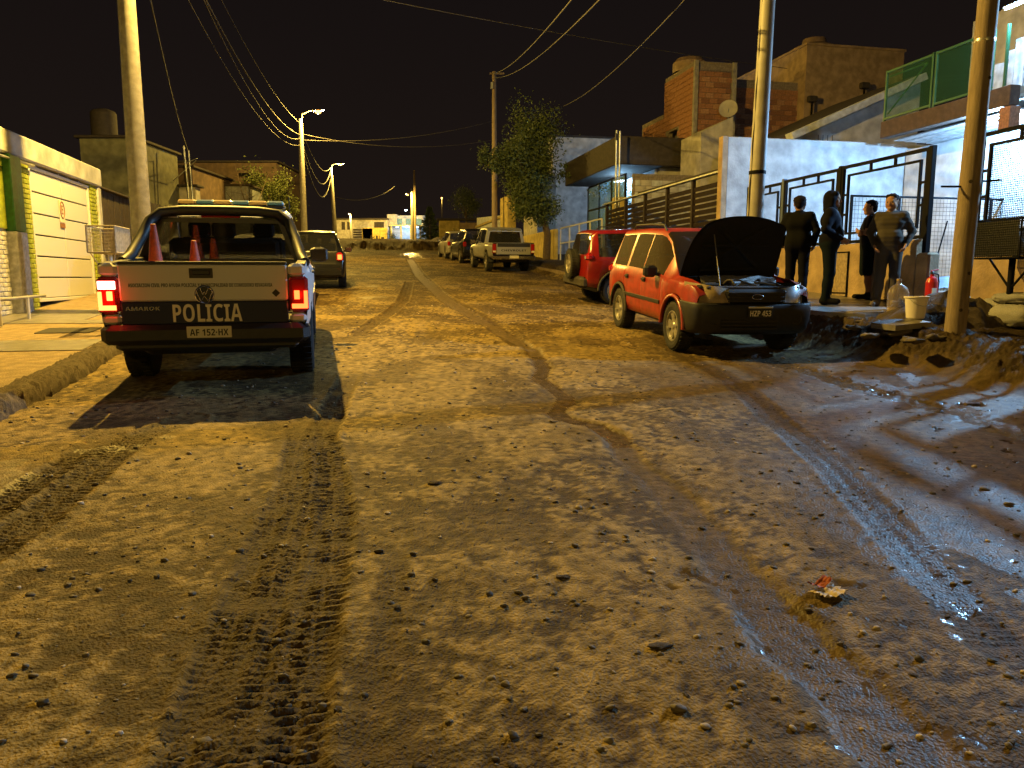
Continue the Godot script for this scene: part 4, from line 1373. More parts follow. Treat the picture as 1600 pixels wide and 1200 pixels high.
	rodp(ms, "bracket", M.galvanised, Vector3(-.8, 1.2, 0), Vector3(.3, 2.1, 0), .02)
	rodp(ms, "bracket", M.galvanised, Vector3(-.1, 2.0, 0), Vector3(.35, 2.2, 0), .02)

func wire_box(parent, c, sz, m, step):
	# open frame basket with wire sides
	var h = sz * .5
	var fr = MB.new(); var wi = MB.new()
	for y in [-1, 1]:
		for q in [[-1, -1, 1, -1], [1, -1, 1, 1], [1, 1, -1, 1], [-1, 1, -1, -1]]:
			fr.rod(c + Vector3(q[0] * h.x, y * h.y, q[1] * h.z), c + Vector3(q[2] * h.x, y * h.y, q[3] * h.z), .011, -1, 6)
	for q in [[-1, -1], [1, -1], [1, 1], [-1, 1]]: fr.rod(c + Vector3(q[0] * h.x, -h.y, q[1] * h.z), c + Vector3(q[0] * h.x, h.y, q[1] * h.z), .011, -1, 6)
	var z = -h.z + step
	while z < h.z:
		for x in [-1, 1]: wi.rod(c + Vector3(x * h.x, -h.y, z), c + Vector3(x * h.x, h.y, z), .003, -1, 4, false)
		wi.rod(c + Vector3(-h.x, -h.y, z), c + Vector3(h.x, -h.y, z), .003, -1, 4, false)
		z += step
	var y = -h.y + step
	while y < h.y:
		for x in [-1, 1]: wi.rod(c + Vector3(x * h.x, y, -h.z), c + Vector3(x * h.x, y, h.z), .003, -1, 4, false)
		for zz in [-1, 1]: wi.rod(c + Vector3(-h.x, y, zz * h.z), c + Vector3(h.x, y, zz * h.z), .003, -1, 4, false)
		y += step
	var x = -h.x + step
	while x < h.x:
		for zz in [-1, 1]: wi.rod(c + Vector3(x, -h.y, zz * h.z), c + Vector3(x, h.y, zz * h.z), .003, -1, 4, false)
		x += step
	var f = put("basket_frame", fr, m, parent)
	put("basket_wires", wi, m, f)

func house_block(called, label, m, u0, v0, u1, v1, D, depth, roof = true):
	# a plain far building: front face across the given stretch, standing on the ground
	var a = at(u0, v0, D); var b = at(u1, v0, D)
	var top = a.y; var w = b.x - a.x
	var gy = road_y((a + b) * .5) - 1.0
	var root = thing(called, label, "house", Vector3((a.x + b.x) * .5, gy, -D - depth * .5))
	var h = top - gy
	bx(root, "wall", m, Vector3(0, h * .5, 0), Vector3(w, h, depth))
	if roof: bx(root, "roof", M.roof_dark, Vector3(0, h + .05, 0), Vector3(w + .3, .1, depth + .3), .02)
	return root

func gate_leaf(parent, s0, s1, y0, y1, X, m, inner = true):
	# steel frame leaf: outer frame, inner frame joined by short bars
	var g = Node3D.new(); g.name = "gate_leaf"; parent.add_child(g, true)
	var r = .028
	for q in [[s0, y0, s0, y1], [s1, y0, s1, y1], [s0, y0, s1, y0], [s0, y1, s1, y1]]: frame_bar(g, q, X, r, m)
	if inner:
		var d = .16
		var i0 = s0 + d * signf(s1 - s0); var i1 = s1 - d * signf(s1 - s0)
		for q in [[i0, y0 + d, i0, y1 - d], [i1, y0 + d, i1, y1 - d], [i0, y0 + d, i1, y0 + d], [i0, y1 - d, i1, y1 - d]]: frame_bar(g, q, X, r * .7, m)
		for f in [.33, .67]:
			var s = lerpf(i0, i1, f)
			frame_bar(g, [s, y1 - d, s, y1], X, r * .7, m); frame_bar(g, [s, y0, s, y0 + d], X, r * .7, m)
			var y = lerpf(y0 + d, y1 - d, f)
			frame_bar(g, [s0, y, i0, y], X, r * .7, m); frame_bar(g, [s1, y, i1, y], X, r * .7, m)
	return g

func frame_bar(g, q, X, r, m):
	var a = L(q[0], X, q[1]); var b = L(q[2], X, q[3])
	var d = b - a
	var sz = Vector3(r * 2, absf(d.y) + r * 1.9, r * 2) if absf(d.y) > absf(d.z) else Vector3(r * 1.94, r * 1.94, absf(d.z) - r * 2.1)
	bx(g, "frame_bar", m, (a + b) * .5, sz)

func wire_mesh(parent, called, a, ux, uy, wid, hgt, step, r, m):
	var mb = MB.new()
	var x = 0.0
	while x <= wid + .001:
		mb.rod(a + ux * x, a + ux * x + uy * hgt, r, -1, 4, false); x += step
	var y = 0.0
	var o = ux.cross(uy) * r * 1.6
	while y <= hgt + .001:
		mb.rod(a + uy * y + o, a + ux * wid + uy * y + o, r, -1, 4, false); y += step
	return put(called, mb, m, parent)

func right_side():
	var X = 9.0
	# concrete pavement slab and its broken near edge
	var pv = MB.new()
	var ex = Vector3(-SDZ, 0, SDX); var ey = Vector3(SDX, GR, SDZ)
	pv.prism([Vector2(6.75, 10.5), Vector2(6.95, 9.95), Vector2(7.3, 9.70), Vector2(7.7, 9.74), Vector2(8.2, 9.9), Vector2(8.7, 10.1), Vector2(9.0, 10.2), Vector2(9.0, 17.3), Vector2(6.75, 17.3)], W(0, 0, .475), ex, ey, Vector3.UP, .5)
	struct("pavement_slab", pv, M.wet_concrete)
	pv = MB.new()
	pv.prism([Vector2(7.3, 17.3), Vector2(9.3, 17.3), Vector2(9.3, 60), Vector2(7.3, 60)], W(0, 0, .2), ex, ey, Vector3.UP, .4)
	struct("far_pavement", pv, M.sand)
	# low wall with steel fence
	var f = framed("yard_fence", "low tan wall carrying a black steel fence and gate", "fence")
	bx(f, "low_wall", M.plaster_tan, L(13.6, X + .1, 1.72), Vector3(.2, 1.0, 5.56), .015)
	bx(f, "wall_end", M.plaster_tan, L(10.66, X + .1, 1.55), Vector3(.22, .9, .3), .03)
	bx(f, "low_wall", M.plaster_tan, L(7.0, X + .1, 1.45), Vector3(.2, 1.5, 5.3), .015)
	# meter box set in the wall
	var mbx = Node3D.new(); mbx.name = "meter_door"; f.add_child(mbx, true)
	bx(mbx, "door_sheet", M.plaster_tan2, L(12.72, X - .012, 1.66), Vector3(.02, .80, .42), .004)
	for q in [[12.5, 1.25, 12.5, 2.07], [12.94, 1.25, 12.94, 2.07], [12.5, 1.25, 12.94, 1.25], [12.5, 2.07, 12.94, 2.07], [12.5, 1.32, 12.94, 1.32]]: frame_bar(mbx, q, X - .02, .012, M.iron_black)
	for s in [16.4, 14.95, 13.02, 10.72, 9.82]: bx(f, "post", M.iron_black if s != 14.95 else M.iron_blue, L(s, X + .1, 2.5), Vector3(.085, 2.36, .085), .006)
	gate_leaf(f, 16.34, 15.02, 2.26, 3.60, X + .1, M.iron_black)
	gate_leaf(f, 14.88, 13.10, 2.26, 3.62, X + .1, M.iron_black)
	gate_leaf(f, 12.95, 10.80, 2.26, 3.64, X + .1, M.iron_black)
	gate_leaf(f, 9.74, 7.9, 2.26, 3.66, X + .1, M.iron_black)
	gate_leaf(f, 7.8, 5.9, 2.26, 3.66, X + .1, M.iron_black)
	bx(f, "gate_sheet", M.iron_black, L(6.87, X + .1, 2.96), Vector3(.012, 1.06, 1.05))
	wire_mesh(f, "gate_mesh", L(9.58, X + .12, 2.42), Vector3(0, 0, 1), Vector3.UP, 1.5, 1.08, .03, .0045, M.iron_black)
	bx(f, "fence_post_near", M.iron_black, L(7.85, X + .1, 2.5), Vector3(.085, 2.4, .085), .006)
	for s in [13.06, 12.3]: bx(f, "inner_post", M.iron_blue, L(s, X + 1.4, 2.2), Vector3(.06, 1.9, .06))
	# inner wire gate in the yard
	var ig = framed("wire_gate", "tall square wire mesh gate standing inside the lit yard", "gate")
	var o = L(14.2, X + 1.2, 1.3)
	wire_mesh(ig, "mesh_panel", o, Vector3(1, 0, 0), Vector3.UP, 5.2, 1.95, .085, .0035, M.iron_black)
	for x in [0.0, 1.7, 3.4, 5.2]: bx(ig, "post", M.iron_black, o + Vector3(x, 1.0, 0), Vector3(.045, 2.0, .045))
	bx(ig, "top_rail", M.iron_black, o + Vector3(2.6, 1.98, 0), Vector3(5.2, .04, .04))
	rodp(ig, "brace", M.iron_black, o + Vector3(1.9, .1, .1), o + Vector3(2.25, 1.5, .1), .016)
	# party wall
	var pw = framed("party_wall", "tall grey plastered yard wall in cold light", "wall")
	bx(pw, "wall", M.plaster, L(17.45, 12.6, 3.0), Vector3(7.2, 3.95, .2), .02)
	bx(pw, "wall_end", M.plaster_tan, L(17.45, 8.94, 3.0), Vector3(.14, 3.96, .21))  # street end of the grey wall, orange lamp light put into its tan colour
	var yd = MB.new()
	yd.prism([Vector2(9.2, 3.0), Vector2(20, 3.0), Vector2(20, 17.35), Vector2(9.2, 17.35)], Vector3(0, 1.15, 0) , Vector3(-SDZ, 0, SDX), Vector3(SDX, .012, SDZ), Vector3.UP, .3)
	struct("yard_floor", yd, M.wet_concrete)
	# house with balcony on the right
	var h = framed("balcony_house", "two storey house with green glass balcony and white soffit", "house")
	bx(h, "wall", M.plaster_pale, L(8.0, 15.75, 3.9), Vector3(4.0, 6.2, 9.9))
	bx(h, "wall", M.plaster_white, L(15.2, 15.9, 3.1), Vector3(4.0, 3.4, 4.2))
	bx(h, "balcony_beam", M.beam_brown, L(14.66, 12.62, 5.09), Vector3(.24, .38, 3.66), .01)
	bx(h, "balcony_slab", M.concrete, L(14.66, 13.6, 5.20), Vector3(1.8, .14, 3.6))
	for k in 6: bx(h, "soffit_board", M.steel_white, L(14.66, 12.95 + k * .3, 4.86 - k * .012), Vector3(.27, .03, 3.5), .006)
	bx(h, "end_wall", M.brick, L(12.92, 12.62, 4.66), Vector3(.24, .44, .25))
	bx(h, "upper_wall", M.plaster_white, L(14.6, 16.4, 6.8), Vector3(.2, 3.0, 7.0))
	var rl = Node3D.new(); rl.name = "railing"; h.add_child(rl, true)
	for s in [16.42, 14.95, 14.85, 13.35, 13.02]: bx(rl, "railing_post", M.green_frame, L(s, 12.54, 5.86), Vector3(.05, 1.16, .05), .004)
	for q in [[16.42, 14.95], [14.85, 13.35]]:
		for y in [5.34, 6.40]: bx(rl, "railing_rail", M.green_frame, L((q[0] + q[1]) * .5, 12.54, y), Vector3(.05, .05, q[0] - q[1] - .05), .004)
		bx(rl, "railing_pane", M.glass_green, L((q[0] + q[1]) * .5, 12.54, 5.87), Vector3(.008, 1.0, q[0] - q[1] - .06))
	for k in 5: bx(h, "balcony_block", M.tarp_white, L(14.3 - k * .24, 13.3, 5.42 + k * .09), Vector3(.3, .35 + k * .18, .23))
	rodp(rl, "brace", M.green_frame, L(16.4, 12.6, 5.45), L(15.2, 12.6, 6.3), .016)
	rodp(rl, "brace", M.green_frame, L(16.4, 12.6, 6.3), L(15.2, 12.6, 6.3), .016)
	# flood lamp on the house
	var fl = framed("flood_lamp", "white cold flood lamp on a bracket of the balcony house", "lamp")
	rodp(fl, "bracket", M.iron_black, L(9.5, 13.36, 6.22), L(9.5, 13.72, 6.3), .025)
	bx(fl, "housing", M.plastic_black, L(9.5, 13.32, 6.22), Vector3(.08, .2, .28), .02)
	bx(fl, "lamp_panel", M.led_glow, L(9.5, 13.27, 6.22), Vector3(.016, .16, .24), .004)
	var sl = SpotLight3D.new()
	sl.name = "flood_light"; sl.light_color = Color(.58, .80, 1.0); sl.light_energy = 135.0; sl.light_size = .06; sl.spot_angle = 38.0; sl.spot_angle_attenuation = .4; sl.spot_range = 60.0; sl.spot_attenuation = 2.0; sl.shadow_enabled = true
	fl.add_child(sl)
	sl.position = L(9.5, 13.2, 6.22)
	sl.basis = Basis.looking_at(Vector3(-7.9, -5.9, 3.0))
	var yl = framed("cold_fill_lamp", "added cold fill lamp under the white soffit of the balcony", "lamp")  # unseen lamp, added to brighten the party wall and the soffit
	bx(yl, "housing", M.plastic_black, L(13.4, 12.98, 4.76), Vector3(.12, .05, .24), .01)
	bx(yl, "lamp_panel", M.led_glow, L(13.4, 12.98, 4.725), Vector3(.10, .02, .20), .005)
	omni(yl, "cold_fill_light", L(13.4, 12.98, 4.66), Color(.58, .80, 1.0), 44.0, .08, 30.0)
	var tb = framed("tube_lamp", "short white tube lamp under the right house eave", "lamp")
	bx(tb, "fitting", M.steel_white, L(12.8, 12.4, 6.72), Vector3(.07, .04, .48), .01)
	bx(tb, "tube", M.tube_glow, L(12.8, 12.4, 6.68), Vector3(.04, .03, .44), .01)
	omni(tb, "tube_light", L(12.8, 12.4, 6.60), Color(.60, .81, 1.0), 7.0, .1, 30.0)
	# gable house and tan house behind the party wall
	var gh_ = framed("gable_house", "white gable wall with sloping roof edge behind the party wall", "house")
	var gp = MB.new()
	gp.prism([Vector2(12.3, 3.0), Vector2(16.4, 3.0), Vector2(16.4, 7.3), Vector2(12.3, 5.50)], L(20.0, 0, 0), Vector3.RIGHT, Vector3.UP, Vector3.BACK, .2)
	put("gable_wall", gp, M.plaster_white, gh_)
	var ga = L(19.92, 12.2, 5.52); var gb = L(19.92, 16.4, 7.36)
	bx(gh_, "roof_edge", M.tarp_white, (ga + gb) * .5, Vector3((gb - ga).length(), .20, .34), .01, Basis(Vector3.BACK, atan2(gb.y - ga.y, gb.x - ga.x)))
	var gr_ = (ga + gb) * .5
	bx(gh_, "roof", M.roof_dark, gr_ + Vector3(0, .08, -2.2), Vector3((gb - ga).length(), .08, 4.0), 0, Basis(Vector3.BACK, atan2(gb.y - ga.y, gb.x - ga.x)))
	for k in 4: rodp(gh_, "wire_end", M.iron_black, L(19.9, 13.1 + k * .15, 5.45), L(19.9, 13.1 + k * .15, 5.62), .008)
	var th = framed("tan_house", "tan plastered house with a round tank on its roof", "house")
	bx(th, "wall", M.plaster_tan, L(30.0, 19.2, 6.6), Vector3(4.2, 7.4, 6.0))
	bx(th, "wall_cap", M.plaster_tan, L(30.0, 19.2, 10.33), Vector3(4.3, .08, 6.1))
	for k in 5: bx(th, "stain_patch", M.roof_dark, L(26.98, 17.5 + k * .7, 7.4 + .12 * k), Vector3(.3, .5 - .05 * (k % 2), .02))
	var tk = MB.new()
	tk.lathe(L(29.5, 19.0, 10.37), Vector3.UP, [[1.0, 0], [1.05, .1], [1.05, .35], [.85, .6], [.5, .75], [.45, .95], [.001, 1.0]], 24)
	put("roof_tank", tk, M.tank, th)
	for k in 2:
		var cl = Node3D.new(); cl.name = "roof_vent"; th.add_child(cl, true)
		rodp(cl, "stem", M.iron_black, L(26.8, 17.3 + k * 2.2, 7.5 + k * .6), L(26.8, 17.3 + k * 2.2, 8.2 + k * .6), .04)
		bx(cl, "vent_cap", M.roof_dark, L(26.8, 17.3 + k * 2.2, 8.3 + k * .6), Vector3(.35, .22, .2), .02)
	brick_house()
	slat_fence()
	far_right()
	yard_things()

func brick_house():
	var h = framed("brick_house", "unfinished bare brick house with tank tower and open window", "house")
	var c = onS(1086, 95, 27.0)
	var t0 = c.y; var top = c.z; var t1 = onS(1150, 98, 27.0).y; var t2 = onS(1272, 125, 27.0).y
	var y2 = onS(1270, 125, 27.0).z
	var s1 = onT(1040, 122, t0).x; var s2 = onT(1005, 195, t0).x; var yb = 3.0
	bx(h, "tower_front", M.mortar, L(27.1, (t0 + t1) * .5, (top + yb) * .5), Vector3(t1 - t0, top - yb, .2))
	bx(h, "tower_back", M.mortar, L(s1 - .1, (t0 + t1) * .5, (top + yb) * .5), Vector3(t1 - t0, top - yb, .2))
	bx(h, "tower_side", M.mortar, L((27.2 + s1 - .2) * .5, t1 - .1, (top + yb) * .5), Vector3(.2, top - yb, s1 - 27.4))
	bx(h, "tower_roof", M.concrete, L((27.0 + s1) * .5, (t0 + t1) * .5, top - .1), Vector3(t1 - t0 - .42, .16, s1 - 27.42))
	bx(h, "wing", M.mortar, L(29.0, (t1 + t2) * .5 + .1, (y2 + yb) * .5), Vector3(t2 - t1, y2 - yb, 3.0))
	var wing_y = onT(1040, 175, t0).z
	# side wing along the street, with a tall open window
	var wm = 34.0
	wm = s2
	var wy = onT(1005, 195, t0).z
	var wind0 = onT(1058, 230, t0).x; var wind1 = onT(1043, 230, t0).x; var wty = onT(1050, 205, t0).z; var wby = onT(1050, 243, t0).z
	bx(h, "wing_wall", M.mortar, L((s1 + wm) * .5 + .2, t0 + .12, (wy + yb) * .5 ), Vector3(.2, wy - yb, wm - s1 - .1))
	var bm = [M.brick, M.brick_dark, M.brick_pale]
	brick_face(h, "brick", L(27.0, t0 + .12, yb + 1.0), Vector3.RIGHT, Vector3.UP, t1 - t0 - .26, top - yb - 1.2, .33, .19, .03, bm, 150)
	brick_face(h, "brick", L(27.5, t1 + .05, yb + 1.0), Vector3.RIGHT, Vector3.UP, t2 - t1 - .2, y2 - yb - 1.2, .33, .19, .03, bm, 220)
	brick_face(h, "brick", L(s1, t0, yb + .6), Vector3(0, 0, 1), Vector3.UP, s1 - 27.02, top - yb - .7, .33, .19, .03, bm, 1, func(p): return p.x > s1 - wind1 - .1 and p.x < s1 - wind0 + .1 and p.y > wby - yb - .7 and p.y < wty - yb - .5)
	# street wall of the tower, built round the window opening
	bx(h, "tower_side", M.mortar, L((27.2 + wind0) * .5, t0 + .1, (top + yb) * .5), Vector3(.2, top - yb, wind0 - 27.2))
	bx(h, "tower_side", M.mortar, L((s1 - .2 + wind1) * .5, t0 + .1, (top + yb) * .5), Vector3(.2, top - yb, s1 - .2 - wind1))
	bx(h, "tower_side", M.mortar, L((wind0 + wind1) * .5, t0 + .1, (wby + yb) * .5), Vector3(.2, wby - yb, wind1 - wind0))
	bx(h, "tower_side", M.mortar, L((wind0 + wind1) * .5, t0 + .1, (wty + top) * .5), Vector3(.2, top - wty, wind1 - wind0))
	brick_face(h, "brick", L(wm, t0 + .02, yb + .6), Vector3(0, 0, 1), Vector3.UP, wm - s1 - .05, wy - yb - .7, .33, .19, .03, bm, 1)
	for q in [[27.0, t0 + .05], [27.0, t1 - .06]]: bx(h, "concrete_column", M.concrete, L(q[0] - .02, q[1], (top + yb) * .5), Vector3(.17, top - yb + .03, .12), .01)
	bx(h, "concrete_column", M.concrete, L(27.46, t2 - .1, (y2 + yb) * .5), Vector3(.17, y2 - yb + .03, .12), .01)
	bx(h, "tie_beam", M.concrete, L(27.46, (t1 + t2) * .5, lerpf(yb, y2, .58)), Vector3(t2 - t1 - .3, .22, .09), .01)
	bx(h, "tie_beam", M.concrete, L(26.97, (t0 + t1) * .5, lerpf(yb, top, .6)), Vector3(t1 - t0 - .3, .16, .08), .01)
	var wn = Node3D.new(); wn.name = "window"; h.add_child(wn, true)
	bx(wn, "window_sill", M.concrete, L((wind0 + wind1) * .5, t0 + .05, wby + .02), Vector3(.26, .04, wind1 - wind0))
	bx(wn, "curtain", M.tarp_white, L(lerpf(wind0, wind1, .25), t0 + .12, lerpf(wby, wty, .36)), Vector3(.01, (wty - wby) * .7, (wind1 - wind0) * .34))
	var tk = MB.new()
	tk.lathe(L(28.6, (t0 + t1) * .5 - .3, top), Vector3.UP, [[.62, 0], [.64, .1], [.64, .34], [.5, .5], [.3, .56], [.001, .58]], 24)
	put("roof_tank", tk, M.tank, h)
	var ds = framed("satellite_dish", "small pale satellite dish on the brick tower", "dish")
	var dm = MB.new()
	var dc = L(26.6, t1 - .45, onS(1140, 170, 26.6).z)
	dm.lathe(dc, Vector3(-.5, .25, .83).normalized(), [[.001, -.06], [.18, -.045], [.32, 0], [.34, .02]], 20)
	put("dish_bowl", dm, M.plaster_pale, ds)
	rodp(ds, "dish_arm", M.galvanised, dc, dc + Vector3(.15, -.9, -.2), .02)
	# tan lean-to in front of the tower
	var lt = framed("lean_to", "small tan lean-to with slanting top below the brick tower", "shed")
	var a = onS(1096, 206, 24.5); var b = onS(1146, 182, 24.5)
	var pm = MB.new()
	pm.prism([Vector2(a.y, 3.0), Vector2(b.y, 3.0), Vector2(b.y, b.z), Vector2(a.y, a.z)], L(24.5, 0, 0), Vector3.RIGHT, Vector3.UP, Vector3.BACK, 1.6)
	put("wall", pm, M.plaster_pale, lt)

func slat_fence():
	var X = 9.0
	var f = framed("slat_fence", "long dark slatted fence with metal rail before the brick house", "fence")
	var posts = [17.62, 19.3, 21.0, 22.7, 24.4, 26.3]
	for s in posts: bx(f, "post", M.dark_slat, L(s, X + .06, 2.85), Vector3(.10, 2.7, .10), .008)
	for k in posts.size() - 1:
		var a = posts[k] + .06; var b = posts[k + 1] - .06
		for i in 15:
			var y = 1.75 + i * .155
			bx(f, "slat", M.dark_slat, L((a + b) * .5, X + .06 + rng.randf_range(-.004, .004), y), Vector3(.022, .115, b - a), .004, Basis(Vector3.BACK, .25))
	bx(f, "top_rail", M.galvanised, L(22.0, X + .02, 4.20), Vector3(.16, .05, 9.0), .008)
	bx(f, "fence_roof", M.roof_dark, L(20.3, X + .35, 4.32), Vector3(.8, .06, 5.6), .01, Basis(Vector3.BACK, .2))
	bx(f, "base_wall", M.concrete, L(22.0, X + .1, 1.45), Vector3(.22, .55, 9.0))
	# dark brush on the lot behind
	var g = MB.new()
	leaves(g, L(29.0, 11.2, 4.9), Vector3(2.2, .7, 2.2), 1500, .05, Color(.05, .07, .03))
	var br = framed("dry_brush", "dry brush growing on the lot behind the slatted fence", "shrub")
	put("foliage", g, M.leaf_dark, br)
	rodp(br, "stem", M.bark, L(29.0, 11.2, 3.0), L(29.0, 11.2, 4.8), .04)

func far_right():
	var X = 9.2
	# house with blue lit glass front
	var h = framed("glass_front_house", "house with blue lit gridded glass front and dark fascia", "house")
	var s0 = 27.2; var s1 = 32.0
	bx(h, "wall", M.plaster_pale, L(30.2, X + 4.1, 3.7), Vector3(3.9, 4.2, 6.2))
	bx(h, "fascia", M.roof_dark, L(30.0, X + 2.4, 6.15), Vector3(4.2, 1.0, 6.8), .03)
	bx(h, "inner_wall", M.plaster_white, L(29.8, X + 2.05, 3.9), Vector3(.1, 3.4, 5.2))
	for k in 4: bx(h, "mullion", M.iron_black, L(27.3 + k * 1.5, X + .9, 3.9), Vector3(.07, 3.0, .07))
	for k in 4: bx(h, "transom", M.iron_black, L(29.5, X + .9, 2.5 + k * .97), Vector3(.06, .06, 4.5))
	for k in 3:
		for i in 3: bx(h, "pane", M.glass_blue, L(28.05 + k * 1.5, X + .9, 2.98 + i * .97), Vector3(.008, .90, 1.42))
	var pl = Node3D.new(); pl.name = "porch_lamp"; h.add_child(pl, true)
	bx(pl, "lamp_panel", M.led_glow, L(29.6, X + 1.5, 5.45), Vector3(.3, .03, .6), .005)
	omni(pl, "porch_light", L(29.6, X + 1.5, 5.35), Color(.62, .84, 1.0), 5.0, .1, 20.0)
	bx(h, "end_pier", M.plaster_yellow, L(26.75, X + .5, 3.2), Vector3(.5, 2.6, .35), .02)
	# white block wall between
	var bw = framed("block_wall", "short white painted block wall behind the slatted fence", "wall")
	bx(bw, "wall_core", M.mortar, L(25.0, 11.6, 4.0), Vector3(4.2, 2.2, .15))
	brick_face(bw, "block", L(24.92, 9.55, 3.3), Vector3.RIGHT, Vector3.UP, 4.1, 1.75, .40, .20, .03, [M.plaster_white, M.tarp_white, M.plaster_pale], 200)
	# pale upper storey beyond
	var up = framed("white_warehouse", "pale upper storey wall above dark roof beyond the tree", "house")
	var a = onS(860, 216, 42.0); var b = onS(1010, 250, 42.0)
	bx(up, "wall", M.plaster_white, L(42.0, (a.y + b.y) * .5, (a.z + 2.0) * .5), Vector3(b.y - a.y, a.z - 2.0, 1.0))
	bx(up, "wall_vent", M.iron_black, L(41.48, b.y - .9, b.z + .5), Vector3(.5, .4, .04))
	bx(up, "coping", M.roof_dark, L(42.0, (a.y + b.y) * .5, a.z + .05), Vector3(b.y - a.y + .2, .1, 1.2))
	var yl = Node3D.new(); yl.name = "cold_fill_lamp"; up.add_child(yl, true)
	bx(yl, "lamp_panel", M.led_glow, L(36.5, 15.0, 6.6), Vector3(.4, .12, .06), .01)
	rodp(yl, "lamp_pole", M.metal_pole, L(36.5, 15.0, 2.0), L(36.5, 15.0, 6.6), .05)
	omni(yl, "cold_fill_light", L(36.8, 15.0, 6.6), Color(.66, .84, 1.0), 9.0, .1, 30.0)
	for k in 2:
		var ms = framed("service_pipe", ["thin service mast with insulator cap by the glass front house", "thin pale pipe mast next to the insulator mast"][k], "mast")
		var p = onT([941, 948][k], 300, X + .2)
		rodp(ms, "pipe", M.galvanised, L(26.4 - k * .35, X + .2, 1.6), L(26.4 - k * .35, X + .2, onT([941, 948][k], 216, X + .2).z), .035)
		if k == 0: bx(ms, "insulator", M.plastic_black, L(26.4, X + .2, onT(941, 226, X + .2).z), Vector3(.1, .25, .1), .02)
	# railings along the far pavement
	var rf = framed("rail_fence", "thin pale rail fence before the glass front house", "fence")
	for k in 5: bx(rf, "post", M.gate_paint, L(27.0 + k * 1.4, X - .1, 2.75), Vector3(.05, 2.0, .05))
	for y in [3.1, 3.75]: bx(rf, "rail", M.gate_paint, L(29.8, X - .1, y), Vector3(.04, .05, 5.6))
	for k in 26: bx(rf, "picket", M.iron_black, L(27.1 + k * .21, X - .1, 2.5), Vector3(.016, 1.2, .016))
	# yellow pier, white boards further up
	var wf = framed("white_board_fence", "pale boards and yellow pier of a fence up the street", "fence")
	for k in 26: bx(wf, "board", M.tarp_white, L(44.0 + k * .34, X - .5 , 4.0 + .02 * k), Vector3(.03, 2.4, .30), .004)
	bx(wf, "rail", M.plaster_yellow, L(48.4, X - .56, 5.1), Vector3(.06, .14, 9.0))
	bx(wf, "pier", M.plaster_yellow, L(42.6, X - .4, 4.3), Vector3(.5, 3.6, 2.0), .02)
	bx(wf, "pier", M.plaster_pale, L(39.3, X + .6, 4.6), Vector3(1.0, 4.4, 3.0), .02)
	bx(wf, "low_wall", M.plaster_yellow, L(36.5, X - .2, 3.0), Vector3(.2, 1.5, 7.0), .02)

